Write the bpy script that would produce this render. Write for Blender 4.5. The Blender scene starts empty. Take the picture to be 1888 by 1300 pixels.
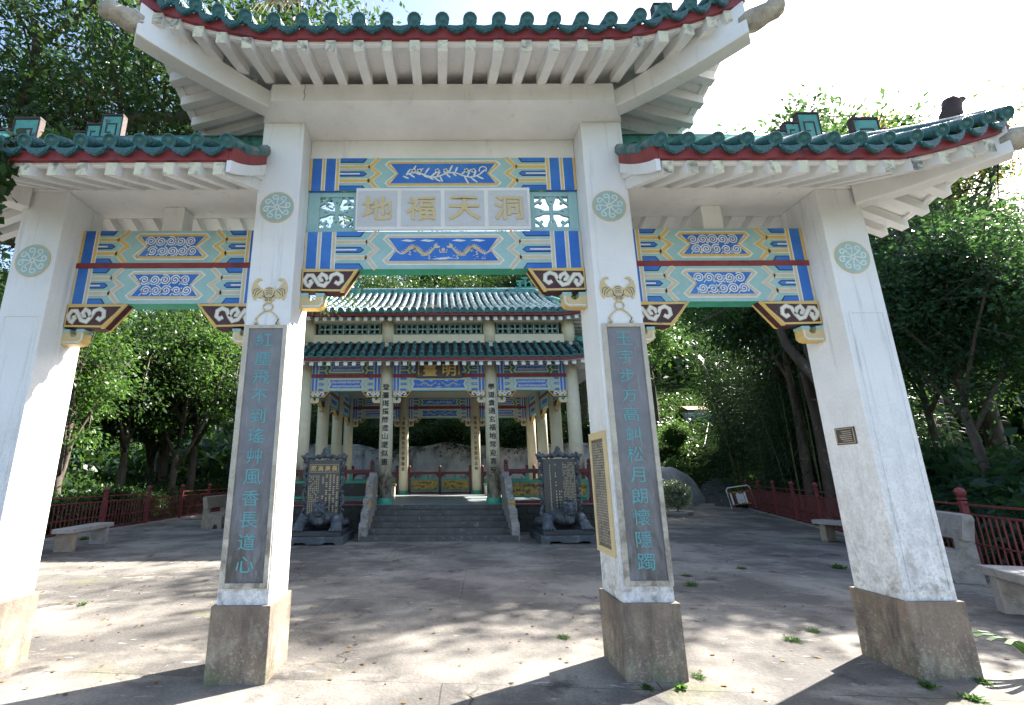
import bpy, math, random
import numpy as np
from mathutils import Matrix, Vector, Euler
from mathutils import noise as mn
R=math.radians; PI=math.pi
random.seed(7); rng=np.random.default_rng(7)
scn=bpy.context.scene; COL=scn.collection

# ------------------------------------------------------------------ camera, sky, sun, exposure
cd=bpy.data.cameras.new('camera'); cam=bpy.data.objects.new('camera',cd); COL.objects.link(cam)
cd.sensor_fit='HORIZONTAL'; cd.sensor_width=36; cd.lens=892.356*36/1888
cd.shift_x=129.26/1888; cd.shift_y=0; cd.clip_start=.05; cd.clip_end=2000
yaw,pitch,roll=-.003,.2499,-.0055
f_=Vector((-math.sin(yaw)*math.cos(pitch),math.cos(yaw)*math.cos(pitch),math.sin(pitch)))
r_=Vector((math.cos(yaw),math.sin(yaw),0)); u_=r_.cross(f_)
rr=r_*math.cos(roll)+u_*math.sin(roll); uu=u_*math.cos(roll)-r_*math.sin(roll)
m3=Matrix((rr,uu,-f_)).transposed()
cam.matrix_world=Matrix.Translation((-.035,-4.41,1.6))@m3.to_4x4()
scn.camera=cam
SUN_EL=R(39); sdir=Vector((.842,.540,0)).normalized()
w=bpy.data.worlds.new('World'); scn.world=w; w.use_nodes=True
nt=w.node_tree; bg=nt.nodes['Background']; sky=nt.nodes.new('ShaderNodeTexSky')
sky.sky_type='NISHITA'; sky.sun_disc=False; sky.sun_elevation=SUN_EL
sky.sun_rotation=math.atan2(sdir.x,sdir.y); sky.air_density=1.0; sky.dust_density=2.0; sky.ozone_density=1.0; sky.altitude=50
nt.links.new(sky.outputs[0],bg.inputs[0]); bg.inputs[1].default_value=.09
sl=bpy.data.lights.new('sun','SUN'); sl.energy=5.0; sl.angle=R(.53); sl.color=(1,.95,.87)
so=bpy.data.objects.new('sun',sl); COL.objects.link(so)
to_sun=Vector((sdir.x*math.cos(SUN_EL),sdir.y*math.cos(SUN_EL),math.sin(SUN_EL)))
so.rotation_euler=to_sun.to_track_quat('Z','Y').to_euler(); so.location=(20,12,30)
vs=scn.view_settings; vs.view_transform='Standard'; vs.look='None'; vs.gamma=1; vs.use_curve_mapping=False
vs.exposure=2.28
scn.cycles.max_bounces=8; scn.cycles.diffuse_bounces=4; scn.cycles.glossy_bounces=3; scn.cycles.transmission_bounces=4

# ------------------------------------------------------------------ materials
def mat(name,c1,c2=None,scale=3.,rough=.6,bump=0,bscale=30.,spec=.4,coat=0,stretch=None,lo=.35,hi=.65,
        stain=None,sscale=2.,slo=.5,shi=.7,sstretch=None,zramp=None,fine=0,island=0,cracks=None,joints=False):
    m=bpy.data.materials.new(name); m.use_nodes=True; n=m.node_tree.nodes; L=m.node_tree.links
    b=n['Principled BSDF']; b.inputs['Roughness'].default_value=rough; b.inputs['Specular IOR Level'].default_value=spec
    b.inputs['Coat Weight'].default_value=coat; b.inputs['Coat Roughness'].default_value=.12
    tc=n.new('ShaderNodeTexCoord'); co=tc.outputs['Object']
    def noise(sc,st=None,det=6,dist=0):
        t=n.new('ShaderNodeTexNoise'); t.inputs['Scale'].default_value=sc; t.inputs['Detail'].default_value=det
        t.inputs['Roughness'].default_value=.62; t.inputs['Distortion'].default_value=dist
        if st:
            mp=n.new('ShaderNodeMapping'); mp.inputs['Scale'].default_value=st; L.new(co,mp.inputs[0]); L.new(mp.outputs[0],t.inputs[0])
        else: L.new(co,t.inputs[0])
        return t.outputs[0]
    def ramp(v,a,bb):
        r=n.new('ShaderNodeMapRange'); r.inputs[1].default_value=a; r.inputs[2].default_value=bb; L.new(v,r.inputs[0]); return r.outputs[0]
    def mix(fac,a,bb,mode='MIX'):
        x=n.new('ShaderNodeMix'); x.data_type='RGBA'; x.blend_type=mode
        if hasattr(fac,'node'): L.new(fac,x.inputs[0])
        else: x.inputs[0].default_value=fac
        for s,v in ((x.inputs[6],a),(x.inputs[7],bb)):
            if hasattr(v,'node'): L.new(v,s)
            else: s.default_value=(*v,1)
        return x.outputs[2]
    def mul(a,bb):
        x=n.new('ShaderNodeMath'); x.operation='MULTIPLY'
        for s,v in ((x.inputs[0],a),(x.inputs[1],bb)):
            if hasattr(v,'node'): L.new(v,s)
            else: s.default_value=v
        return x.outputs[0]
    col=c1
    if c2 is not None: col=mix(ramp(noise(scale,stretch),lo,hi),c1,c2)
    if island:
        g=n.new('ShaderNodeNewGeometry'); h=n.new('ShaderNodeHueSaturation')
        L.new(ramp(g.outputs['Random Per Island'],0,1),h.inputs['Value']); h.inputs['Value'].default_value=1
        r=n.new('ShaderNodeMapRange'); r.inputs[3].default_value=1-island; r.inputs[4].default_value=1+island
        L.new(g.outputs['Random Per Island'],r.inputs[0]); L.new(r.outputs[0],h.inputs['Value'])
        if hasattr(col,'node'): L.new(col,h.inputs['Color'])
        else: h.inputs['Color'].default_value=(*col,1)
        col=h.outputs[0]
    if stain is not None:
        sts=[stain] if not isinstance(stain,list) else stain
        for i,s in enumerate(sts):
            c,sc,a,bb,st,zr=(s+(None,)*6)[:6] if isinstance(s[0],tuple) else (s,sscale,slo,shi,sstretch,zramp)
            fac=ramp(noise(sc,st,8,.4),a,bb)
            if zr:
                sx=n.new('ShaderNodeSeparateXYZ'); L.new(co,sx.inputs[0]); fac=mul(fac,ramp(sx.outputs[2],zr[0],zr[1]))
            col=mix(fac,col,c)
    if fine:
        r=n.new('ShaderNodeMapRange'); r.inputs[3].default_value=1-fine; r.inputs[4].default_value=1+fine; r.inputs[1].default_value=.3; r.inputs[2].default_value=.7
        L.new(noise(bscale*2,None,3),r.inputs[0]); cc=n.new('ShaderNodeCombineColor')
        for k in range(3): L.new(r.outputs[0],cc.inputs[k])
        col=mix(1.,col,cc.outputs[0],'MULTIPLY')
    hgt=None
    if joints:
        t=n.new('ShaderNodeTexBrick'); t.offset=.5; t.inputs['Scale'].default_value=1; t.inputs['Brick Width'].default_value=3.4; t.inputs['Row Height'].default_value=2.6; t.inputs['Mortar Size'].default_value=.007; t.inputs['Mortar Smooth'].default_value=.4
        mp=n.new('ShaderNodeMapping'); mp.inputs['Rotation'].default_value=(0,0,.09); L.new(co,mp.inputs[0])
        ds=n.new('ShaderNodeTexNoise'); ds.inputs['Scale'].default_value=2.2; L.new(co,ds.inputs[0]); va=n.new('ShaderNodeVectorMath'); va.operation='MULTIPLY_ADD'; va.inputs[1].default_value=(.05,.05,0); L.new(ds.outputs[1],va.inputs[0]); L.new(mp.outputs[0],va.inputs[2]); L.new(va.outputs[0],t.inputs[0])
        col=mix(mul(t.outputs['Fac'],ramp(noise(.9),.42,.58)),col,(.05,.045,.04))
    if cracks:
        mp=n.new('ShaderNodeVectorMath'); mp.operation='ADD'; nn=n.new('ShaderNodeTexNoise'); nn.inputs['Scale'].default_value=1.3; nn.inputs['Detail'].default_value=6
        L.new(co,nn.inputs[0]); vm=n.new('ShaderNodeVectorMath'); vm.operation='SCALE'; vm.inputs[3].default_value=.9
        L.new(nn.outputs[1],vm.inputs[0]); L.new(co,mp.inputs[0]); L.new(vm.outputs[0],mp.inputs[1])
        v=n.new('ShaderNodeTexVoronoi'); v.feature='DISTANCE_TO_EDGE'; v.inputs['Scale'].default_value=cracks[0]; L.new(mp.outputs[0],v.inputs[0])
        gate=ramp(noise(.55),.5,.6)
        cr=mul(ramp(v.outputs['Distance'],cracks[1],0),gate); col=mix(cr,col,cracks[2]); hgt=cr
    if hasattr(col,'node'): L.new(col,b.inputs['Base Color'])
    else: b.inputs['Base Color'].default_value=(*col,1)
    if bump:
        bp=n.new('ShaderNodeBump'); bp.inputs['Strength'].default_value=bump; bp.inputs['Distance'].default_value=.02
        L.new(noise(bscale,None,8),bp.inputs['Height']); L.new(bp.outputs[0],b.inputs['Normal'])
        if hgt is not None:
            b2=n.new('ShaderNodeBump'); b2.inputs['Strength'].default_value=.5; b2.inputs['Distance'].default_value=.02; b2.invert=True
            L.new(hgt,b2.inputs['Height']); L.new(bp.outputs[0],b2.inputs['Normal']); L.new(b2.outputs[0],b.inputs['Normal'])
    return m
def leafmat(name,c1,c2,trans,rough=.42,tw=.4,scale=.6):
    m=mat(name,c1,c2,scale=scale,rough=rough,island=.45,spec=.35)
    n=m.node_tree.nodes; L=m.node_tree.links; out=n['Material Output']; b=n['Principled BSDF']
    t=n.new('ShaderNodeBsdfTranslucent'); t.inputs[0].default_value=(*trans,1)
    x=n.new('ShaderNodeMixShader'); x.inputs[0].default_value=tw
    L.new(b.outputs[0],x.inputs[1]); L.new(t.outputs[0],x.inputs[2]); L.new(x.outputs[0],out.inputs[0]); return m
G={}
G['white']=mat('white_paint',(.80,.80,.79),(.70,.70,.68),1.6,.7,.15,60,stain=[((.50,.50,.48),3.,.58,.85,(3,3,.5)),((.20,.20,.19),9.,.62,.74,(1,1,.25),(5.55,5.75))],fine=.04)
G['pillar']=mat('pillar_paint',(.80,.81,.81),(.72,.73,.73),1.3,.7,.2,55,stain=[((.50,.50,.50),7.,.42,.70,(1.4,1.4,.8),(2.5,.9)),((.47,.465,.45),44.,.46,.70,(1,1,.8),(2.6,.75)),((.25,.235,.21),10.,.50,.68,None,(1.2,.6)),((.50,.50,.50),8.,.56,.80,(1.6,1.6,.12))],fine=.08)
G['cream']=mat('cream_paint',(.72,.66,.48),(.64,.59,.43),3,.65,.1,50,stain=[((.40,.35,.27),5.,.62,.80,(2,2,.5))],fine=.05)
G['granite']=mat('granite',(.25,.19,.14),(.16,.125,.10),3.5,.8,.35,70,stain=[((.33,.31,.23),9.,.48,.66,(1,1,.7),(.62,.1)),((.36,.34,.26),48.,.54,.64,None,(.62,.15)),((.085,.07,.06),4.,.48,.72,(2,2,.5)),((.13,.145,.07),5.,.48,.7,None,(.20,0))],fine=.22)
G['frame']=mat('frame_stone',(.56,.52,.42),(.44,.40,.33),6,.75,.25,60,stain=[((.20,.17,.14),7.,.42,.62,None,(2.3,.9))],fine=.12)
G['slate']=mat('slate',(.215,.22,.235),(.17,.17,.185),5,.6,.15,40,stain=[((.085,.075,.06),6.,.36,.64,(2,2,.6),(2.2,.85)),((.36,.36,.36),9.,.62,.8,(4,4,.3))],fine=.08)
G['turq']=mat('turquoise_paint',(.13,.39,.41),(.10,.31,.33),22,.7,stain=[((.22,.24,.24),30.,.56,.66,None)])
G['gold']=mat('gold_paint',(.70,.46,.11),(.60,.45,.20),5,.6,stain=[((.30,.24,.14),14.,.62,.74,None)],fine=.10,bscale=60)
G['palegold']=mat('pale_gold_paint',(.64,.51,.26),(.57,.47,.28),9,.6,fine=.08,bscale=60)
G['beige']=mat('beige_paint',(.55,.48,.33),(.62,.55,.42),9,.6)
G['blue']=mat('blue_paint',(.025,.13,.50),(.055,.22,.60),1.6,.55,stain=[((.35,.42,.60),40.,.69,.73,None),((.45,.50,.60),11.,.68,.76,None)],fine=.07)
G['navy']=mat('navy_paint',(.03,.02,.05),None,3,.5)
G['mint']=mat('mint_paint',(.36,.55,.545),(.28,.48,.475),2.5,.6,stain=[((.50,.60,.57),9.,.60,.78,None)],fine=.07,bscale=40)
G['green']=mat('green_paint',(.045,.30,.19),(.06,.36,.24),6,.5,fine=.1)
G['dgreen']=mat('deep_green_paint',(.03,.19,.12),(.05,.24,.16),5,.55)
G['dred']=mat('railing_red',(.095,.018,.02),(.13,.03,.03),5,.65,stain=[((.04,.03,.03),6.,.5,.7,None)])
G['crack']=mat('crack_shade_dirt',(.10,.095,.09),None,3,.9)  # dark tone paints the shade inside the hairline cracks, along with their dirt
G['line']=mat('white_line_paint',(.78,.78,.72),(.64,.66,.63),7,.65,stain=[((.42,.44,.42),16.,.62,.74,None)],fine=.06)
G['maroon']=mat('maroon_paint',(.055,.018,.022),(.075,.028,.03),8,.5,stain=[((.45,.42,.38),28.,.68,.72,None)])
G['red']=mat('red_paint',(.20,.026,.028),(.27,.05,.05),5,.6,.1,30,stain=[((.05,.03,.03),6.,.55,.75,(1,1,1))],fine=.1)
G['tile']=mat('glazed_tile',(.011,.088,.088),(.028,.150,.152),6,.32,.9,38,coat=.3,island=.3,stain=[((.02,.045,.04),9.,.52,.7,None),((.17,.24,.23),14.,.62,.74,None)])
G['tileb']=mat('weathered_tile_sun_glint',(.10,.22,.215),(.17,.30,.29),5,.26,.5,30,coat=.5,island=.3,stain=[((.55,.62,.61),4.,.36,.62,None),((.03,.05,.05),7.,.6,.75,None)])  # whitish patches stand in for sun glints on the glaze, dark ones weathering
G['trough']=mat('trough_tile',(.035,.027,.027),(.065,.048,.046),9,.75,.4,30,spec=.15)
G['orn']=mat('ornament_glaze',(.05,.27,.22),(.12,.36,.30),8,.5,.3,25,stain=[((.08,.03,.025),6.,.55,.65,None)])
G['ornrim']=mat('ornament_rim',(.075,.038,.034),(.04,.034,.033),7,.7,.3,30)
G['endgrain']=mat('rafter_end_paint',(.72,.68,.50),(.60,.57,.42),6,.7,stain=[((.13,.12,.11),4.,.52,.62,None),((.35,.32,.24),9.,.5,.65,None)])
G['carved']=mat('weathered_carving',(.50,.46,.38),(.30,.27,.22),7,.8,.8,24,fine=.15)
G['concrete']=mat('courtyard_concrete',(.25,.228,.198),(.108,.099,.091),.5,.85,.45,22,lo=.40,hi=.56,spec=.2,joints=True,
    stain=[((.26,.235,.20),.9,.56,.72,(1,2.2,1)),((.36,.35,.33),2.0,.64,.69,(1,3.4,1)),((.33,.32,.30),5.0,.66,.70,(1,2.4,1)),((.05,.046,.045),1.7,.58,.70,None),((.16,.158,.095),.8,.60,.74,None)],fine=.22,cracks=(.34,.006,(.06,.052,.045)))
G['dstone']=mat('dark_granite',(.045,.055,.066),(.075,.088,.10),8,.5,.4,40,stain=[((.17,.19,.205),9.,.55,.72,None)],fine=.12)
G['polish']=mat('polished_slate',(.028,.034,.042),(.04,.046,.055),6,.28,.05,30,spec=.5)
G['bench']=mat('bench_granite',(.32,.30,.28),(.26,.245,.23),12,.7,.2,80,stain=[((.16,.15,.13),4.,.52,.72,None),((.42,.41,.38),6.,.62,.72,None)],fine=.25)
G['benchw']=mat('bench_granite_brown',(.22,.17,.12),(.30,.25,.19),9,.75,.2,60,fine=.2)
G['iron']=mat('red_fence_paint',(.20,.040,.043),(.14,.028,.03),9,.6,.1,40,stain=[((.05,.025,.015),12.,.6,.7,None)])
G['dark']=mat('stained_masonry',(.055,.055,.05),(.03,.032,.028),4,.85,.5,20,stain=[((.22,.22,.20),7.,.63,.72,None),((.03,.05,.02),4.,.55,.7,None)],fine=.2)
G['step']=mat('worn_step_stone',(.10,.10,.095),(.06,.062,.06),4,.8,.3,30,stain=[((.26,.26,.25),7.,.58,.72,None)],fine=.18)
G['drum']=mat('drum_stone',(.30,.29,.27),(.16,.15,.14),8,.8,.5,30,stain=[((.42,.30,.08),4.,.55,.65,None),((.05,.05,.05),6.,.56,.7,None)],fine=.2)
G['wall']=mat('grey_stained_plaster',(.42,.47,.52),(.32,.37,.42),1.2,.85,.3,20,stain=[((.07,.075,.07),1.3,.50,.72,(1.2,1.2,.7)),((.05,.055,.05),5.0,.58,.70,(1.5,1.5,.5)),((.03,.05,.025),1.0,.5,.68,None,(1.4,3.2))],fine=.12)
G['rock']=mat('boulder_stone',(.34,.34,.34),(.24,.235,.235),2,.85,.6,8,fine=.15)
G['bark']=mat('bark',(.11,.085,.065),(.06,.047,.037),7,.9,.9,14,stretch=(1,1,.25),stain=[((.20,.185,.16),4.,.58,.7,None)])
G['culm']=mat('bamboo_culm',(.09,.13,.045),(.16,.15,.07),3,.5)
G['soil']=mat('hill_soil',(.022,.034,.013),(.012,.02,.007),.9,1.,.8,6,fine=.2,spec=0)
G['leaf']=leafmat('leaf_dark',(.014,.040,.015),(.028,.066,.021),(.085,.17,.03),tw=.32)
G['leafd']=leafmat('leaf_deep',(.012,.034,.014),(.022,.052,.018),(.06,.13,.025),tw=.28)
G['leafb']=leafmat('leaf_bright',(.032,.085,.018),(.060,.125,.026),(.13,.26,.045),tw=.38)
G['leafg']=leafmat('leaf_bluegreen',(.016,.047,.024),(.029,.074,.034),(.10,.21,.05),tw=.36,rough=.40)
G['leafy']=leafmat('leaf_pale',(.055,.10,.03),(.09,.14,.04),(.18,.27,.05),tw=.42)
G['flower']=leafmat('flower_yellow',(.50,.38,.04),(.60,.48,.08),(.48,.36,.04),tw=.4)
G['leafw']=leafmat('leaf_variegated',(.16,.21,.12),(.30,.35,.24),(.25,.33,.15),tw=.3,scale=8)
G['dry']=mat('dry_frond',(.30,.22,.13),(.42,.33,.2),6,.9)
G['litter']=mat('fallen_leaf',(.22,.13,.03),(.10,.06,.025),2,.8,island=.5)
G['ledge']=mat('tile_floor',(.30,.34,.35),(.22,.26,.28),1,.35)
G['yellow']=mat('panel_ochre',(.50,.30,.035),(.22,.14,.06),5,.7,stain=[((.035,.05,.03),7.,.5,.6,None)])
G['mossp']=mat('panel_mossy',(.06,.045,.04),(.03,.035,.028),8,.8,stain=[((.14,.09,.02),6.,.6,.7,None)])
G['ink']=mat('black_ink',(.025,.025,.025),None,3,.6)
G['redink']=mat('red_brown_ink',(.20,.07,.045),None,3,.6)
G['sooty']=mat('sooty_column',(.70,.64,.47),(.62,.57,.42),6,.65,stain=[((.10,.075,.06),4.,.30,.62,(1.5,1.5,.7),(2.3,1.6)),((.36,.35,.33),5.,.5,.62,None,(1.5,1.0))],fine=.05)
G['bronze']=mat('bronze_plaque',(.07,.055,.05),(.10,.08,.07),8,.4)
G['bronzetext']=mat('plaque_stone',(.12,.105,.08),(.17,.155,.12),5,.7,.3,60)
G['pipe']=mat('white_pipe',(.75,.75,.75),(.6,.6,.6),5,.4)
G['sign']=mat('sign_grey',(.58,.60,.62),(.53,.55,.57),8,.7,.2,70,stretch=(1,1,3))
G['ceil']=mat('ceiling_paint',(.40,.36,.28),(.33,.30,.24),4,.8)
# square floor tiles too small to pick apart
def tilefloor():
    m=G['ledge']; n=m.node_tree.nodes; L=m.node_tree.links; b=n['Principled BSDF']
    t=n.new('ShaderNodeTexBrick'); t.offset=0; t.inputs['Scale'].default_value=1; t.inputs['Brick Width'].default_value=.12; t.inputs['Row Height'].default_value=.12; t.inputs['Mortar Size'].default_value=.007
    t.inputs['Color1'].default_value=(.16,.21,.235,1); t.inputs['Color2'].default_value=(.20,.24,.26,1); t.inputs['Mortar'].default_value=(.42,.43,.41,1)
    tc=n.new('ShaderNodeTexCoord'); L.new(tc.outputs['Object'],t.inputs[0]); L.new(t.outputs[0],b.inputs['Base Color'])
tilefloor()

# ------------------------------------------------------------------ mesh helpers
class MB:
    def __init__(s): s.v=[]; s.f=[]; s.m=[]; s.mats=[]; s.T=None
    def mi(s,k):
        if k not in s.mats: s.mats.append(k)
        return s.mats.index(k)
    def add(s,vs,fs,k):
        o=len(s.v); i=s.mi(k)
        if s.T is not None: vs=[tuple(s.T@Vector(p)) for p in vs]
        s.v+=[tuple(p) for p in vs]; s.f+=[tuple(o+a for a in f) for f in fs]; s.m+=[i]*len(fs)
    def box(s,x0,x1,y0,y1,z0,z1,k):
        s.add([(x0,y0,z0),(x1,y0,z0),(x1,y1,z0),(x0,y1,z0),(x0,y0,z1),(x1,y0,z1),(x1,y1,z1),(x0,y1,z1)],
              [(3,2,1,0),(4,5,6,7),(0,1,5,4),(1,2,6,5),(2,3,7,6),(3,0,4,7)],k)
    def prism(s,poly,axis,a0,a1,k,kside=None):
        # poly: 2-D points; axis 'y' -> (x,z), 'x' -> (y,z), 'z' -> (x,y)
        def P(p,a): return {'y':(p[0],a,p[1]),'x':(a,p[0],p[1]),'z':(p[0],p[1],a)}[axis]
        n=len(poly); ar=sum(poly[i][0]*poly[(i+1)%n][1]-poly[(i+1)%n][0]*poly[i][1] for i in range(n))
        if ar<0: poly=poly[::-1]
        vs=[P(p,a0) for p in poly]+[P(p,a1) for p in poly]
        A=tuple(range(n)); B=tuple(range(2*n-1,n-1,-1))
        if axis=='y': caps=[A,B]; sd=[(i,i+n,(i+1)%n+n,(i+1)%n) for i in range(n)]
        else: caps=[A[::-1],B[::-1]]; sd=[(i,(i+1)%n,(i+1)%n+n,i+n) for i in range(n)]
        s.add(vs,caps,k); s.add(vs,sd,kside or k)
    def tube(s,path,rad,k,n=8,caps=True,up=(0,0,1)):
        path=[Vector(p) for p in path]; N=len(path); vs=[]
        if not hasattr(rad,'__len__'): rad=[rad]*N
        for i,p in enumerate(path):
            t=(path[min(i+1,N-1)]-path[max(i-1,0)]).normalized()
            a=t.cross(Vector(up));
            if a.length<.05: a=t.cross(Vector((1,0,0)))
            a.normalize(); b=a.cross(t)
            for j in range(n):
                q=2*PI*j/n; vs.append(p+(a*math.cos(q)+b*math.sin(q))*rad[i])
        fs=[(i*n+j,i*n+(j+1)%n,(i+1)*n+(j+1)%n,(i+1)*n+j) for i in range(N-1) for j in range(n)]
        if caps: fs+=[tuple(range(n))[::-1],tuple((N-1)*n+j for j in range(n))]
        s.add(vs,fs,k)
    def lathe(s,prof,c,k,n=20):
        vs=[(c[0]+r*math.cos(2*PI*j/n),c[1]+r*math.sin(2*PI*j/n),z) for r,z in prof for j in range(n)]
        N=len(prof); fs=[(i*n+j,i*n+(j+1)%n,(i+1)*n+(j+1)%n,(i+1)*n+j) for i in range(N-1) for j in range(n)]
        fs+=[tuple(range(n))[::-1],tuple((N-1)*n+j for j in range(n))]; s.add(vs,fs,k)
    def beam(s,path,hw,k,zt=None):
        # swept rectangle: path of (x,y,zb,zt); hw = half width
        vs=[];N=len(path)
        for i,(x,y,zb,z2) in enumerate(path):
            a=path[max(i-1,0)]; b=path[min(i+1,N-1)]; d=Vector((b[0]-a[0],b[1]-a[1])); d.normalize(); nx,ny=-d.y*hw,d.x*hw
            vs+=[(x-nx,y-ny,zb),(x+nx,y+ny,zb),(x+nx,y+ny,z2),(x-nx,y-ny,z2)]
        fs=[(i*4+j,i*4+(j+1)%4,i*4+4+(j+1)%4,i*4+4+j) for i in range(N-1) for j in range(4)]
        fs+=[(3,2,1,0),tuple((N-1)*4+j for j in range(4))]; s.add(vs,fs,k)
    # flat paint: (u,v) lies on plane y=-w
    def flat(s,poly,w,k,th=.0012):
        n=len(poly); ar=sum(poly[i][0]*poly[(i+1)%n][1]-poly[(i+1)%n][0]*poly[i][1] for i in range(n))
        if ar<0: poly=poly[::-1]
        s.add([(p[0],-w,p[1]) for p in poly],[tuple(range(n))],k)
    def stroke(s,pts,wd,w,k,closed=False,taper=False):
        P=[Vector(p) for p in pts]; N=len(P); vs=[]
        for i,p in enumerate(P):
            if closed: a,b=P[i-1],P[(i+1)%N]
            else: a,b=P[max(i-1,0)],P[min(i+1,N-1)]
            t=(b-a); t.normalize(); nrm=Vector((-t.y,t.x)); h=wd/2
            if (closed or 0<i<N-1):
                e=(P[i]-a).normalized(); c=max(.5,abs(e.dot(t))); h=h/c
            if taper: h*=.25+.75*math.sin(PI*(i+.5)/N)
            vs+=[(p.x+nrm.x*h,-w,p.y+nrm.y*h),(p.x-nrm.x*h,-w,p.y-nrm.y*h)]
        M=N if closed else N-1
        s.add(vs,[((2*i),(2*i+1),(2*((i+1)%N)+1),(2*((i+1)%N))) for i in range(M)],k)
    def mesh(s,name,smooth=False):
        me=bpy.data.meshes.new(name); me.from_pydata(s.v,[],s.f)
        for k in s.mats: me.materials.append(G[k])
        me.polygons.foreach_set('material_index',s.m)
        if smooth: me.polygons.foreach_set('use_smooth',[True]*len(s.f))
        me.update(); return me
WM={}
def put(name,me,parent=None,M=None,kind=None,bevel=0,auto=False):
    o=bpy.data.objects.new(name,me); COL.objects.link(o); M=M or Matrix.Identity(4)
    if parent is not None: o.parent=parent; o.matrix_parent_inverse=WM[parent.name].inverted()
    o.matrix_basis=M; WM[o.name]=M
    if kind: o['kind']=kind
    if bevel:
        b=o.modifiers.new('bevel','BEVEL'); b.width=bevel; b.segments=2; b.limit_method='ANGLE'; b.angle_limit=R(40)
    return o
def part(name,mb,parent,bevel=0,smooth=False,kind=None,M=None,label=None):
    o=put(name,mb.mesh(name,smooth),parent,M,kind,bevel)
    if label: o['label']=label
    return o
def thing(name,label,cat,loc=(0,0,0),group=None,rz=0):
    o=put(name,None,None,Matrix.Translation(loc)@Matrix.Rotation(rz,4,'Z')); o['label']=label; o['category']=cat
    o.empty_display_size=.2
    if group: o['group']=group
    return o
def tag(o,label,cat,group=None):
    o['label']=label; o['category']=cat
    if group: o['group']=group
    return o
def copy_thing(root,M,label=None,group=None):
    r=root.copy(); COL.objects.link(r); r.matrix_basis=M; WM[r.name]=M
    if label: r['label']=label
    if group: r['group']=group
    for ch in root.children:
        c=ch.copy(); COL.objects.link(c); c.parent=r; WM[c.name]=M@WM[ch.name]
        for g in ch.children:
            d=g.copy(); COL.objects.link(d); d.parent=c
    return r
Tr=Matrix.Translation
# lettering: every glyph used, turned into a mesh once (unit height, centred, in the x-z plane facing -y)
GL={}
def glyphs(chars,off=0.012,pre=''):
    chars=[c for c in dict.fromkeys(chars) if pre+c not in GL]; tmp=[]
    for c in chars:
        cu=bpy.data.curves.new('t','FONT'); cu.body=c; cu.size=1; cu.resolution_u=2; cu.extrude=.02; cu.offset=off
        ob=bpy.data.objects.new('t',cu); COL.objects.link(ob); tmp.append((c,ob))
    bpy.context.view_layer.update(); dg=bpy.context.evaluated_depsgraph_get()
    for c,ob in tmp:
        me=bpy.data.meshes.new_from_object(ob.evaluated_get(dg)); n=len(me.vertices); co=np.zeros(n*3); me.vertices.foreach_get('co',co); co=co.reshape(-1,3)
        mid=(co.max(0)+co.min(0))/2; co-=mid; co=np.stack([co[:,0],-co[:,2],co[:,1]],1); s=1/max(co[:,2].max()-co[:,2].min(),.6)
        co=co*s; k_=ord(c)%97
        for q in range(n):
            v=Vector((co[q,0],co[q,2],k_*3.1)); d1=mn.noise_vector(v*2.6)*.028+mn.noise_vector(v*9+Vector((5,2,1)))*.014; co[q,0]+=d1.x; co[q,2]+=d1.y
        me.vertices.foreach_set('co',co.ravel()); me.update(); GL[pre+c]=me
    for c,ob in tmp:
        cu=ob.data; bpy.data.objects.remove(ob); bpy.data.curves.remove(cu)
def char(c,k,parent,pos,sx,sz,depth=.1,rz=0,name='character'):
    key=(c,k)
    if key not in GL:
        me=(GL['thin'+c] if k=='turq' else GL[c]).copy(); me.name='character'; me.materials.clear(); me.materials.append(G[k]); GL[key]=me
    return put(name,GL[key],parent,Tr(pos)@Matrix.Rotation(rz,4,'Z')@Matrix.Diagonal((sx,depth,sz,1)))
glyphs('地福天洞紅塵飛不到瑤艸風香長道心玉宇步方高虯松月朗懷隱躅臺明登堪攬勝遠山還似畫學道貴通玄福地常迎喜氣照高庚長仙館臨神峰攀步此初')

glyphs('紅塵飛不到瑤艸風香長道心玉宇步方高虯松月朗懷隱躅',.001,'thin')
def spiral(cx,cy,r0,turns,ph,sgn=1,n=22,r1=.0):
    return [(cx+(r1+(r0-r1)*(1-t))*math.cos(ph+sgn*t*turns*2*PI),cy+(r1+(r0-r1)*(1-t))*math.sin(ph+sgn*t*turns*2*PI)) for t in [i/(n-1) for i in range(n)]]

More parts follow.
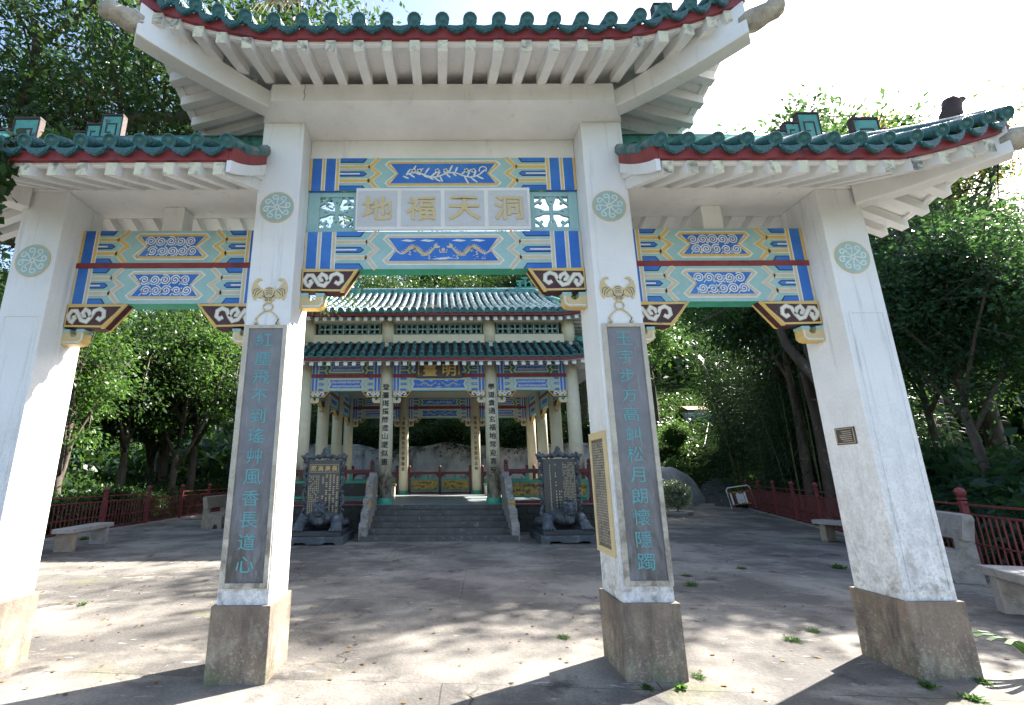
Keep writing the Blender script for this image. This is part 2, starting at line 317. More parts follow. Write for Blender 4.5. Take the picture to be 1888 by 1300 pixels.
# ------------------------------------------------------------------ painted beam (pattern on the front face, underside green)
def painted_beam(parent,x0,x1,z0,z1,yf,yb,content,bands=2,lw=1.,gold='gold',name='painted_beam',lay=.0015,deep=False):
    L=x1-x0; h=z1-z0; cx=(x0+x1)/2
    mb=MB(); mb.box(x0,x1,yf,yb,z0,z1,'mint'); o=part(name,mb,parent,bevel=0)
    p=MB(); p.T=Tr((cx,yf,z0)); e=.0
    def W(i): return lay*i
    hl=L/2
    base='dgreen' if deep else 'mint'
    p.flat([(-hl,0),(hl,0),(hl,h),(-hl,h)],W(1),base)
    a=hl
    for s in (-1,1):
        u=hl
        def band(wd,k):
            nonlocal u
            p.flat([(s*u,0),(s*(u-wd),0),(s*(u-wd),h),(s*u,h)],W(2),k); u-=wd
        band(.028*lw,gold)
        for b in range(bands):
            if b: band(.012*lw,'line'); band(.022*lw,gold); band(.012*lw,'line')
            band(.105*lw,'blue')
        band(.012*lw,'line'); band(.026*lw,gold); band(.012*lw,'line')
        u0=u; tip=u0-.33*min(1,(L/2-.25)/1.1)*lw; zz=tip-.10*lw
        # zigzag and its two stripes
        zig=[(s*(zz-.0),h),(s*(tip),.72*h),(s*(zz),.52*h),(s*(tip),.30*h),(s*(zz),0)]
        for wd,k,i in ((.054*lw,'line',3),(.036*lw,gold,4)):
            p.stroke(zig,wd,W(i),k)
            for fv in (.72,.30): p.stroke([(s*u0,fv*h),(s*tip,fv*h)],wd,W(i),k)
        # blue fingers with dark outlines
        for (vlo,vhi,cut) in ((.86,1.,1),(.43,.59,2),(0,.15,3)):
            def finger(d,k,i):
                lo=vlo*h+(0 if cut==3 else d); hi=vhi*h-(0 if cut==1 else d); t=tip+.03*lw+d*1.4
                m=(lo+hi)/2; q=(hi-lo)*.5
                if cut==2: pl=[(s*u0,lo),(s*(t+q*1.2),lo),(s*t,m),(s*(t+q*1.2),hi),(s*u0,hi)]
                elif cut==1: pl=[(s*u0,lo),(s*(t+q*1.4),lo),(s*t,hi),(s*u0,hi)]
                else: pl=[(s*u0,lo),(s*t,lo),(s*(t+q*1.4),hi),(s*u0,hi)]
                p.flat(pl,W(i),k)
            finger(0,'navy',3); finger(.009*lw,'blue',4)
            if cut==2: p.stroke([(s*u0,(vlo+vhi)/2*h),(s*(tip+.11*lw),(vlo+vhi)/2*h)],.017*lw,W(5),'line')
    # cartouche
    c=zz-.115*lw
    def cart(d,k,i):
        n=.075*lw; pl=[(-c+d*.4,h*.90-d),(-c-n*.55+d*1.5,h*.79-d*.3),(-c+n+d*1.3,h*.51),(-c-n*.55+d*1.5,h*.23+d*.3),(-c+d*.4,h*.12+d)]
        p.flat(pl+[(-x,y) for x,y in pl[::-1]],W(i),k)
    cart(-.010,'line',3); cart(.006*lw,gold,4); cart(.032*lw,'line',5); cart(.048*lw,'dgreen' if deep else 'mint',6)
    n=.075*lw; d=.052*lw; bl=[(-c+.012,h*.84-d*.2),(-c+n+.03,h*.51),(-c+.012,h*.18+d*.2)]
    p.flat(bl+[(-x,y) for x,y in bl[::-1]],W(7),'blue')
    ch=h*.64; m=h*.51; hw=c-.03
    if content=='spiral':
        nx=max(3,int(round(2*hw/(.125*lw)))); r=.060*lw
        for r_i,vy in enumerate((m+ch*.235,m-ch*.235)):
            for i in range(nx):
                ux=-hw+.055+(i+.5+(.15 if r_i else -.1))*(2*hw-.11)/nx
                p.stroke(spiral(ux,vy,r*.95,2.1,random.uniform(0,6),1 if (i+r_i)%2 else -1,26,.006),.0125*lw,W(8),'line')
                p.stroke([(ux-r,vy-ch*.22),(ux-r*.6,vy-ch*.1),(ux-r*.9,vy+ch*.05)],.009*lw,W(8),'line')
    elif content=='plant':
        stem=[(-hw*.72+i*hw*1.44/14,m-.02+.03*math.sin(i*.9)) for i in range(15)]
        p.stroke(stem,.016,W(8),'line')
        for i in range(26):
            u=-hw*.78+i*hw*1.5/25; sg=1 if i%2 else -1; ln=random.uniform(.06,.105); an=random.uniform(.35,1.1)
            v=m-.02+.03*math.sin((u+hw*.72)/(hw*1.44/14)*.9)
            q=[(u,v),(u+ln*.5*math.cos(an),v+sg*ln*.7*math.sin(an)),(u+ln*math.cos(an)*.9,v+sg*ln*math.sin(an)*1.15)]
            p.stroke(q,.021,W(9),'line',taper=True)
        for i,u in enumerate((-.52,-.42,-.1,.05,.42,.55)):
            for k in range(5):
                p.stroke([(u*hw*1.1,m+.03),(u*hw*1.1+.028*math.cos(k*1.256),m+.03+.028*math.sin(k*1.256))],.02,W(10),'line')
        p.stroke(spiral(hw*.80,m+.04,.05,.7,3.6,-1,12,.03),.013,W(9),'line')
    elif content=='dragon':
        for s in (-1,1):
            bd=[(s*(hw*.14+t*hw*.66),m-.012+.048*math.sin(t*9+2.1)*(1-.2*t)) for t in [i/20 for i in range(21)]]
            p.stroke(bd,.046*lw,W(8),gold,taper=True)
            p.stroke(bd[1:19],.014*lw,W(9),'palegold')
            for i in range(2,20,1):
                x,y=bd[i]; p.stroke([(x,y+.012),(x+s*.016,y+.03)],.008*lw,W(8),gold)
            for i in (5,9,13,16):
                x,y=bd[i]; p.stroke([(x,y),(x-s*.03,y-.028),(x-s*.012,y-.05),(x-s*.035,y-.058)],.011*lw,W(8),gold)
            x,y=bd[0]; p.flat([(x+s*.02,y-.02),(x-s*.035,y-.016),(x-s*.045,y+.006),(x-s*.01,y+.012),(x-s*.02,y+.045),(x+s*.02,y+.022)],W(10),gold)
            x,y=bd[20]; p.stroke([(x,y),(x+s*.04,y+.03),(x+s*.07,y+.055)],.02*lw,W(8),gold,taper=True)
            for q in (.3,.66): p.flat([(s*hw*q-.08,m+ch*.36),(s*hw*q-.02,m+ch*.42),(s*hw*q+.08,m+ch*.37),(s*hw*q+.02,m+ch*.31)],W(8),'line')
        p.flat([(.02*math.cos(i*PI/5),m-.005+.02*math.sin(i*PI/5)) for i in range(10)],W(9),gold)
        p.stroke([(-.04,m+.0),(-.035,m-.035),(.035,m-.035),(.04,m)],.009,W(9),gold)
        p.flat([(-.13,m-ch*.42),(-.05,m-ch*.36),(.04,m-ch*.33),(.1,m-ch*.36),(.02,m-ch*.43)],W(8),'line')
        for i in range(30): 
            a=random.uniform(-.1,hw*.8); b=m-ch*.42+random.random()**2*.05; p.flat([(a,b),(a+.02,b+.002),(a+.012,b+.008)],W(8),'line')
    part('painted_pattern',p,o)
    # underside: green field with chevron ends and end bands
    q=MB(); y0,y1=yf+.002,yb-.002; zz_=z0-.002
    def und(xa,xb,k,dz=0): q.add([(xa,y0,zz_-dz),(xa,y1,zz_-dz),(xb,y1,zz_-dz),(xb,y0,zz_-dz)],[(0,1,2,3)],k)
    und(x0+.002,x1-.002,'green')
    for s in (-1,1):
        e=hl-.004; xs=sorted((cx+s*e,cx+s*(hl-.34*lw))); und(xs[0],xs[1],'blue',.0015)
        a=cx+s*(hl-.46*lw); t=s*.07*lw
        for off,k,dz in ((.0,'gold',.0025),):
            q.add([(a+t,y0,zz_-dz),(a-t*.2,(y0+y1)/2,zz_-dz),(a+t,y1,zz_-dz),(a+t+s*.03,y1,zz_-dz),(a-t*.2+s*.03,(y0+y1)/2,zz_-dz),(a+t+s*.03,y0,zz_-dz)],[(0,1,4,5),(1,2,3,4)] if s>0 else [(5,4,1,0),(4,3,2,1)],k)
    part('underside_paint',q,o)
    return o

# ------------------------------------------------------------------ carved bracket under a beam end (sx: direction away from the column)
def bracket(parent,xw,sx,ztop,lt,lb,hh,yf,yb,lw=1.,lay=.0015,corb=(.25,.16)):
    mb=MB(); X=lambda u:xw+sx*u
    mb.prism([(X(0),ztop),(X(lt),ztop),(X(lb+.02),ztop-hh),(X(lb-.04),ztop-hh-.012),(X(.25*lb),ztop-hh+.01),(X(0),ztop-hh+.006)],'y',yf,yb,'maroon','maroon')
    o=part('corbel_bracket',mb,parent,bevel=.004)
    e_=MB()
    for yy in (yf-.001,yb-.024):
        e_=MB(); e_.prism([(X(lt+.003),ztop),(X(lb+.022),ztop-hh-.004),(X(lb-.006),ztop-hh-.006),(X(lt-.03),ztop)],'y',yy,yy+.025,'gold'); part('gilt_edge',e_,o)
    p=MB(); p.T=Tr((0,yf,0)); zc=ztop-hh*.52
    ed=[(X(.012),ztop-.014),(X(lt-.03),ztop-.014),(X(lb-.0),ztop-hh+.012),(X(.012),ztop-hh+.02)]
    p.stroke(ed,.02*lw,lay,'gold',True)
    q=lb/.42
    curve=[(.06,zc-.035),(.045,zc),(.07,zc+.035),(.11,zc+.035),(.14,zc),(.17,zc-.035),(.215,zc-.045),(.25,zc-.01),(.275,zc+.035),(.32,zc+.05),(.36,zc+.03),(.365,zc-.01),(.335,zc-.03),(.305,zc-.015)]
    hs=hh/.25
    fix=lambda pts:[(X(((u-.2)*1.22+.205)*q+.02*q),zc+.008+(v-zc)*hs*1.45) for u,v in pts]
    in1=[(.06,zc-.035),(.085,zc-.045),(.105,zc-.02),(.09,zc)]
    in2=[(.25,zc-.01),(.225,zc+.03),(.19,zc+.045),(.17,zc+.02),(.185,zc-.005),(.205,zc+.0)]
    for wd,k,i in ((.044*lw,'beige',2),(.026*lw,'line',3)):
        for c in (curve,in1,in2): p.stroke(fix(c),wd*min(1,q*1.2),lay*i,k)
    part('scroll_paint',p,o)
    # small notched block with a mint cap
    zc2=ztop-hh-.014; cl,chh=corb; b=MB(); ym=(yf+yb)/2; y0,y1=ym-.06*lw,ym+.06*lw
    b.prism([(X(0),zc2),(X(cl*.32),zc2),(X(cl*.32),zc2-chh*.2),(X(0),zc2-chh*.2)],'y',y0,y1,'mint')
    b.prism([(X(cl*.62),zc2),(X(cl),zc2),(X(cl*.98),zc2-chh*.2),(X(cl*.62),zc2-chh*.2)],'y',y0,y1,'mint')
    notch=[(cl*.62,-.2),(cl*.66,-.34),(cl*.58,-.5),(cl*.42,-.5),(cl*.34,-.36),(cl*.32,-.2)]
    body=[(cl*.96,-.2),(cl*.97,-.72),(cl*.86,-.92),(cl*.7,-1.),(0,-1.),(0,-.2)]
    pl=[(X(u),zc2+v*chh) for u,v in [(cl*.62,-.2)]+[(cl*.96,-.2)]+body[1:]+notch[::-1][:-1]]
    b.prism(pl,'y',y0+.004,y1-.004,'palegold','gold')
    k=part('corbel_block',b,parent,bevel=.004)
    s_=MB(); s_.T=Tr((0,y0+.004,0)); s_.stroke([(X(u),zc2+v*chh) for u,v in ((cl*.9,-.25),(cl*.9,-.68),(cl*.78,-.86),(.02,-.86))],.014*lw,lay,'line')
    part('painted_edge',s_,k)
    return o

# ================================================================== MEMORIAL GATE
gate=thing('memorial_gate','white four-pillar memorial gate with green tiled roofs and blue painted beams','gate',(0,.26,0))
PX=[-4.05,-1.69,1.69,4.05]; PW,PD=.217,.525; TI,TO=5.268,4.446
for i,x in enumerate(PX):
    top=TI if i in (1,2) else TO
    mb=MB(); mb.box(x-PW,x+PW,0,PD,.565,top,'pillar'); pil=part('pillar',mb,gate,bevel=.008)
    mb=MB(); mb.box(x-PW-.03,x+PW+.03,-.03,PD+.03,-.03,.572,'granite'); part('plinth',mb,pil,bevel=.01)
    zc=4.258 if i in (1,2) else 3.68
    m=MB(); m.T=Tr((x,-.001,zc)); N=40; rr_=.172
    def disc(r,y,k): m.flat([(r*math.cos(2*PI*j/N),r*math.sin(2*PI*j/N)) for j in range(N)],y,k)
    m.add([(rr_*math.cos(2*PI*j/N),-y,rr_*math.sin(2*PI*j/N)) for y in (0,.006) for j in range(N)],[(j,(j+1)%N,N+(j+1)%N,N+j) for j in range(N)],'palegold')
    disc(rr_,.006,'palegold'); disc(.158,.0075,'mint')
    for k in range(8):
        a=k*PI/4+.2; ca,sa=math.cos(a),math.sin(a)
        pts=[(.022,0),(.05,-.012),(.078,-.020)]+[(.108+(.036-.0021*j)*math.cos(-2.5+j*.58),.004+(.036-.0021*j)*math.sin(-2.5+j*.58)) for j in range(13)]
        m.stroke([(u*ca-v*sa,u*sa+v*ca) for u,v in pts],.013,.009,'line')
    m.flat([(.024*math.cos(j*PI/6),.024*math.sin(j*PI/6)) for j in range(12)],.0095,'line'); m.flat([(.013*math.cos(j*PI/4),.013*math.sin(j*PI/4)) for j in range(8)],.0105,'mint')
    part('medallion',m,pil)
    if i in (0,3):       # shallow panel moulding on the outer pillars
        for yy,nm in ((-.006,1),):
            b=MB(); xl,xr=x-PW+.07,x+PW-.05
            for (a,bb,c,d) in ((xl-.012,xl,.64,3.11),(xr,xr+.012,.64,3.11),(xl,xr,3.10,3.112),(xl,xr,.64,.652)): b.box(a,bb,-.007,.003,c,d,'pillar')
            part('panel_moulding',b,pil)
    else:
        xs=x+PW if i==1 else x-PW; s=1 if i==1 else -1
        if i==1:
            b=MB()
            for (a,bb,c,d) in ((.05,.062,.7,2.9),(.47,.482,.7,2.9),(.062,.47,2.888,2.9),(.062,.47,.7,.712)): b.box(min(xs-.003*s,xs+.008*s),max(xs-.003*s,xs+.008*s),a,bb,c,d,'pillar')
            part('panel_moulding',b,pil)
# inscribed panels on the two inner pillars
for i,text,lab in ((1,'紅塵飛不到瑤艸風香長道心','dark panel with twelve turquoise characters on the left inner pillar'),(2,'玉宇步方高虯松月朗懷隱躅','grey panel with twelve turquoise characters on the right inner pillar')):
    x=PX[i]+(.012 if i==2 else 0); f=MB(); xa,xb=x-.205,x+.205
    f.box(xa,xa+.047,-.022,.001,.70,3.0,'frame'); f.box(xb-.042,xb,-.022,.001,.70,3.0,'frame'); f.box(xa+.047,xb-.042,-.022,.001,2.966,3.0,'frame'); f.box(xa+.047,xb-.042,-.022,.001,.70,.742,'frame')
    fr=part('panel_frame',f,gate,bevel=.004,label=lab)
    for (a,bb) in ((.743,1.797),(1.800,2.965)):
        b=MB(); b.box(xa+.048,xb-.043,-.008,.001,a,bb,'slate'); part('slate_slab',b,fr,bevel=.001)
    for k,c in enumerate(text): char(c,'turq',fr,(x-.005,-.0085,2.855-k*.179),.145,.132,.12)
# bat emblems above the panels
def bat(x):
    b=MB(); zc=3.33
    half=[(0,.055),(.035,.052),(.055,.02),(.08,.035),(.115,.075),(.125,.11),(.11,.142),(.08,.148),(.07,.135),(.10,.13),(.135,.142),(.165,.11),(.172,.05),(.16,-.01),(.145,-.035),(.125,-.015),(.10,-.02),(.075,-.03),(.05,-.035),(.042,-.075),(.02,-.10),(0,-.105)]
    half=[(0,.06),(.03,.055),(.054,.025),(.078,.042),(.100,.06),(.118,.085),(.128,.105),(.108,.128),(.075,.132),(.095,.15),(.13,.145),(.163,.10),(.174,.03),(.160,-.045),(.138,-.08),(.118,-.045),(.092,-.058),(.066,-.042),(.046,-.078),(.02,-.10),(0,-.105)]
    poly=[(x+u,zc+v) for u,v in half]+[(x-u,zc+v) for u,v in half[::-1][1:-1]]
    b.prism(poly,'y',-.014,.001,'palegold'); o=part('bat_emblem',b,gate,bevel=.003)
    p=MB(); p.T=Tr((x,0,zc)); y=.0155
    for s in (-1,1):
        for q in ([(.07,.02),(.10,-.005),(.115,-.03)],[(.09,.035),(.125,.01),(.138,-.045)],[(.105,.04),(.145,.03),(.155,-.02)],[(.055,.01),(.045,-.03),(.03,-.05)],[(.0,-.055),(.03,-.055),(.045,-.045),(.06,-.03)]):
            p.stroke([(s*u,v) for u,v in q],.006,y,'navy')
        p.stroke([(s*.018+.012*math.cos(t*PI/4),-.075+.010*math.sin(t*PI/4)) for t in range(8)],.005,y,'navy',True)
    for v in (.035,.015,-.005,-.022): p.stroke([(-.03,v),(0,v+.012),(.03,v)],.005,y,'navy')
    part('ink_lines',p,o)
    c=MB(); c.tube([(x+.045*math.cos(t*PI/8),-.008,zc-.145+.04*math.sin(t*PI/8)) for t in range(17)],.007,'palegold',6)
    c.tube([(x+s,-.008,zc-.18-abs(s)**1.7*3.8) for s in [(-.11+.22*i/14) for i in range(15)]],.007,'palegold',6)
    for s in (-1,1): c.tube([(x+s*.11,-.008,zc-.27),(x+s*.085,-.008,zc-.315),(x+s*.11,-.008,zc-.325),(x+s*.118,-.008,zc-.30)],.008,'palegold',6)
    part('cord',c,o,smooth=True)
bat(PX[1]+.0); bat(PX[2]+.0)
# framed inscription on the inner face of the right inner pillar, small bronze plaque on the outer one
b=MB(); xi=1.473
for (y0,y1,z0,z1) in ((.05,.11,.91,2.0),(.475,.535-.01,.91,2.0),(.11,.475,1.93,2.0),(.11,.475,.91,.965)): b.box(xi-.022,xi+.001,y0,y1,z0,z1,'palegold')
fr=part('plaque_frame',b,gate,bevel=.004); b=MB(); b.box(xi-.010,xi+.001,.111,.474,.966,1.929,'bronzetext'); pl=part('plaque_slab',b,fr)
b=MB(); 
for cix in range(9):
    y=.145+cix*.037; z=1.90
    while z>1.0:
        hgt=random.uniform(.012,.017)
        if random.random()<.93: b.box(xi-.0115,xi-.0098,y-.007,y+.007,z-hgt,z,'frame')
        z-=.024
part('engraved_lines',b,fr,kind='stuff')
b=MB(); b.box(4.05-PW-.012,4.05-PW+.001,.14,.37,1.87,2.03,'bronze'); fr=part('small_plaque',b,gate,bevel=.003)
b=MB(); xq=4.05-PW-.0125
for (y0,y1,z0,z1) in ((.15,.155,1.88,2.02),(.355,.36,1.88,2.02),(.15,.36,2.015,2.02),(.15,.36,1.88,1.885)): b.box(xq-.002,xq+.001,y0,y1,z0,z1,'palegold')
for k in range(6): b.box(xq-.0012,xq+.001,.18,.33-random.uniform(0,.05),1.9+k*.018,1.906+k*.018,'frame')
part('plaque_border',b,fr)
# lintels
b=MB(); b.prism([(-1.73,-.31),(1.73,-.31),(1.912,-.012),(1.912,.537),(1.73,.83),(-1.73,.83),(-1.912,.537),(-1.912,-.012)],'z',TI+.001,5.469,'white'); part('lintel',b,gate,bevel=.01)
b=MB(); b.box(-1.471,1.471,.285,.46,5.032,TI-.002,'white'); part('head_wall',b,gate,bevel=.006)
for s in (-1,1):
    b=MB(); b.box(min(s*1.909,s*4.28),max(s*1.909,s*4.28),-.02,.54,TO+.001,TO+.10,'white'); part('lintel',b,gate,bevel=.008)
    b=MB(); b.box(s*2.915-.11,s*2.915+.11,.30,.50,4.153,TO-.001,'white'); part('strut_post',b,gate,bevel=.008)
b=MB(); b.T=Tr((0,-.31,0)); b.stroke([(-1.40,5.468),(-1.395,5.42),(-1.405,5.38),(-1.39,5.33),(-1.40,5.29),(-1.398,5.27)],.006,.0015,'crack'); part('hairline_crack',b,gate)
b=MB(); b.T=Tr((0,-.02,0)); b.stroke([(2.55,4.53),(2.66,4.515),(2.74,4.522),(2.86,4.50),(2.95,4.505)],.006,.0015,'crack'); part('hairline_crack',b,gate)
# painted beams
YF,YB=.28,.44; G1=1.470
painted_beam(gate,-G1,G1,4.628,5.03,YF,YB,'plant')
painted_beam(gate,-G1,G1,3.70,4.13,YF,YB,'dragon',gold='beige')
for s in (-1,1):
    xa,xb=(1.910,3.830) if s>0 else (-3.830,-1.910)
    painted_beam(gate,xa,xb,3.776,4.15,YF,YB,'spiral',bands=1)
    painted_beam(gate,xa,xb,3.322,3.714,YF-.012,YB,'spiral',bands=1,gold='beige')
    b=MB(); b.box(xa,xb,YF-.02,YB-.03,3.716,3.774,'red'); part('red_strip',b,gate,bevel=.003)
    # lattice panels beside the sign
    l=MB(); y0,y1=.31,.37; xl,xr=(.945,1.469) if s>0 else (-1.469,-.945); z0,z1=4.132,4.626; cx=(1.185 if s>0 else -1.16); cz=4.385; h=.185
    l.box(xl,cx-h,y0,y1,z0,z1,'mint'); l.box(cx+h,xr,y0,y1,z0,z1,'mint'); l.box(cx-h,cx+h,y0,y1,z0,cz-h,'mint'); l.box(cx-h,cx+h,y0,y1,cz+h,z1,'mint')
    o=part('lattice_panel',l,gate,bevel=.004)
    l=MB()
    def bar(pts,wd):
        for q0,q1 in zip(pts[:-1],pts[1:]):
            d=Vector((q1[0]-q0[0],q1[1]-q0[1])); d.normalize(); n=Vector((-d.y,d.x))*wd/2; e=d*wd*.25
            l.prism([(q0[0]-e.x+n.x,q0[1]-e.y+n.y),(q1[0]+e.x+n.x,q1[1]+e.y+n.y),(q1[0]+e.x-n.x,q1[1]+e.y-n.y),(q0[0]-e.x-n.x,q0[1]-e.y-n.y)],'y',y0+.012+random.uniform(0,.003),y1-.012-random.uniform(0,.003),'mint')
    for k in range(4):
        a=k*PI/2; ca,sa=math.cos(a),math.sin(a); rot=lambda u,v:(cx+u*ca-v*sa,cz+u*sa+v*ca)
        bar([rot(0,0),rot(.07,0)],.038); bar([rot(.07,0),rot(.125,.028),rot(h,.045)],.026); bar([rot(.07,0),rot(.125,-.028),rot(h,-.045)],.026); bar([rot(.14,0),rot(h,0)],.05)
        pts=[rot(h-.0,.10),rot(h-.035,.125),rot(h-.05,h-.05),rot(.125,h-.035),rot(.10,h)]; bar(pts,.024)
        bar([rot(h-.055,h-.055),rot(h-.075,h-.075)],.03)
    part('lattice_tracery',l,o)
# sign board
b=MB(); b.box(-.94,.94,.245,.279,4.138,4.638,'white'); sg=part('sign_board',b,gate,bevel=.006)
for k,c in enumerate('地福天洞'):
    x=-.705+k*.468; b=MB(); b.box(x-.212,x+.212,.238,.246,4.175,4.60,'sign'); part('sign_tile',b,sg,bevel=.002)
    char(c,'palegold',sg,(x,.237,4.385),.31,.285,.55)
# brackets under the beams
for s in (-1,1):
    bracket(gate,s*1.471,-s,3.692,.585,.415,.25,.255,.385,corb=(.25,.16))
    bracket(gate,s*1.910,s,3.314,.60,.385,.25,.25,.38,corb=(.22,.155))
    bracket(gate,s*3.830,-s,3.314,.60,.385,.25,.25,.38,corb=(.22,.155))

# ---- gate roofs
def wavy_drip():
    b=MB(); pl=[(-.104,.026),(-.06,.010),(0,.003),(.06,.010),(.104,.026),(.100,.004),(.086,-.012),(.080,-.026),(.060,-.036),(.050,-.047),(.026,-.053),(0,-.066),(-.026,-.053),(-.050,-.047),(-.060,-.036),(-.080,-.026),(-.086,-.012),(-.100,.004)]
    b.prism(pl,'y',-.012,.012,'tile'); b.prism([(u*.78,v*.7-.008) for u,v in pl],'y',-.017,-.012,'tile'); return b.mesh('drip_tile')
DRIP=wavy_drip()
def cap_end(r=.061,L=.27,k='tile'):
    b=MB(); n=14; b.tube([(0,-.0,0),(0,L,0)],[r,r*.93],k,n)
    b.lathe([(r*.99,0),(r*1.06,.006),(r*1.06,.022),(r*.86,.026),(r*.80,.016),(r*.45,.018),(r*.2,.024)],(0,0),k,n)
    for i in range(len(b.v)-7*n,len(b.v)): x,y,z=b.v[i]; b.v[i]=(x,-z,y)
    return b.mesh('cap_tile',True)
CAP=cap_end()
def gate_roof(name,sx,xin,xout,yf,yb,zt0,s1,s2,rk,ru,rp,zr0,rslope,hipL,hipR,ytouch,yrb,caps,raf,label,zb_raf):
    roof=put(name,None,gate,Tr((sx*(xin+xout)/2,.26,zt0))); roof['label']=label; roof.empty_display_size=.2
    ym=(yf+yb)/2; hd=ym-yf
    def rise(x,y):
        r=0
        for on,c in ((hipR,xout),(hipL,xin)):
            if on:
                dx=abs(c-x); dy=min(y-yf,yb-y); s=max(dx,max(dy,0)); r=max(r,rk*max(0,ru-s)**rp)
        return r
    def dd(x,y):
        d=min(y-yf,yb-y)
        if hipR: d=min(d,(xout-x))
        if hipL: d=min(d,(x-xin))
        return max(d,0)
    zt=lambda x,y:(lambda d:zt0+s1*d+s2*d*d+rise(x,y))(dd(x,y))
    zu=lambda x,y:zr0+rslope*min(dd(x,y),.9)+rise(x,y)
    # deck: top and soffit
    nx=max(8,int((xout-xin)/.12)); ny=18; b=MB(); xs=[xin+(xout-xin)*i/nx for i in range(nx+1)]; ys=[yf+.02+(yb-yf-.04)*j/ny for j in range(ny+1)]
    vt=[(sx*x,y,zt(x,y)) for x in xs for y in ys]; vb=[(sx*x,y,zu(x,y)) for x in xs for y in ys]; n1=ny+1; Nn=len(vt)
    id=lambda i,j:i*n1+j
    b.add(vt+vb,[(id(i,j),id(i+1,j),id(i+1,j+1),id(i,j+1)) for i in range(nx) for j in range(ny)],'trough')
    b.m=[0]*len(b.f); wi=b.mi('white')
    b.f+=[(Nn+id(i,j),Nn+id(i,j+1),Nn+id(i+1,j+1),Nn+id(i+1,j)) for i in range(nx) for j in range(ny)]; b.m+=[wi]*(nx*ny)
    edge=[(id(i,0),id(i+1,0)) for i in range(nx)]+[(id(nx,j),id(nx,j+1)) for j in range(ny)]+[(id(i+1,ny),id(i,ny)) for i in range(nx)]+[(id(0,j+1),id(0,j)) for j in range(ny)]
    b.f+=[(Nn+a,Nn+c,c,a) for a,c in edge]; b.m+=[wi]*len(edge); part('roof_deck',b,roof)
    # eave boards (white lower, red upper), front and back and hipped ends
    for k,zl,zh,off,nm in (('white',-.112,-.089,.045,'eave_board'),('red',-.087,.012,0,'fascia_board')):
        b=MB(); N=28
        for yy in (yf,yb):
            o_=off if yy==yf else -off
            b.beam([(sx*x,yy+o_,zt(x,yy)+zl,zt(x,yy)+zh) for x in [xin+(xout-xin)*i/N for i in range(N+1)]],.018,k)
        for on,c,sg in ((hipR,xout,-1),(hipL,xin,1)):
            if on: b.beam([(sx*(c+sg*(off+.02)),y,zt(c,y)+zl,zt(c,y)+zh) for y in [yf+.02+(yb-yf-.04)*i/N for i in range(N+1)]],.018,k)
        if not hipL:
            b.beam([(sx*(xin-.012),y,zt(xin,y)+(-.20 if k=='white' else -.087),zt(xin,y)+(-.088 if k=='white' else .05)) for y in [yf-.01+(ytouch-.004-yf)*i/8 for i in range(9)]],.02,k)
        part(nm,b,roof)
    # cap tiles and drip tiles of the front eave, one object each
    for x in caps:
        z=zt(x,yf); sl=math.atan(s1)+random.uniform(-.03,.03)
        put('cap_tile',CAP,roof,Tr((sx*x+random.uniform(-.006,.006),yf-.05,z+.072))@Matrix.Rotation(sl,4,'X')@Matrix.Rotation(random.uniform(-.05,.05),4,'Z'))
    for a,c in zip(caps[:-1],caps[1:]):
        x=(a+c)/2; ang=math.atan((zt(c,yf)-zt(a,yf))/(c-a))*sx
        put('drip_tile',DRIP,roof,Tr((sx*x,yf-.055,zt(x,yf)-.004))@Matrix.Rotation(-ang,4,'Y')@Matrix.Rotation(.12+random.uniform(-.05,.05),4,'X')@Matrix.Rotation(random.uniform(-.04,.04),4,'Y')@Matrix.Diagonal(((c-a)/.25,1,1,1)))
    # upper courses of the same rows, and the rows of the other slopes
    b=MB()
    def row(pts):
        for q0,q1 in zip(pts[:-1],pts[1:]):
            b.tube([q0,q1],[.056,.062],'tile',9,True)
    for x in caps:
        lim=hd
        if hipR: lim=min(lim,xout-x)
        if hipL: lim=min(lim,x-xin)
        n=max(1,int(lim/.26)); 
        if lim<.3: continue
        row([(sx*x,yf+.2+(lim-.2)*i/n,zt(x,yf+.2+(lim-.2)*i/n)+.072) for i in range(n+1)])
        row([(sx*x,yb+.05-(lim+.05)*i/n,zt(x,yb-lim*i/n)+.055) for i in range(n+1)])
    for on,c,sg in ((hipR,xout,-1),(hipL,xin,1)):
        if on:
            y=yf+.22
            while y<yb-.1:
                lim=min(y-yf,yb-y,hd)
                if lim>.1: row([(sx*(c-sg*.05+sg*(lim+.05)*i/2),y,zt(c+sg*lim*i/2,y)+.055) for i in range(3)])
                y+=.25
    part('tile_rows',b,roof,smooth=True,kind='stuff')
    # ridge
    xa=xin+(hd if hipL else 0); xb=xout-(hd if hipR else 0); zr=zt((xa+xb)/2,ym)
    b=MB(); b.beam([(sx*x,ym,zr-.03,zr+.16) for x in (xa,xb)],.075,'orn'); b.tube([(sx*xa,ym,zr+.17),(sx*xb,ym,zr+.17)],.06,'tile',10)
    for on,c,e in ((hipR,xout,xb),(hipL,xin,xa)):
        if on:
            pts=[(sx*(c+(e-c)*t),yy,zt(c+(e-c)*t,yf+(ym-yf)*t)+.10) for t in [.06+.94*i/8 for i in range(9)] for yy in (yf+(ym-yf)*t,)]
            b.tube(pts,.075,'tile',9); pts=[(p[0],yb+yf-p[1],p[2]) for p in pts]; b.tube(pts,.075,'tile',9)
    part('ridge',b,roof,smooth=True)
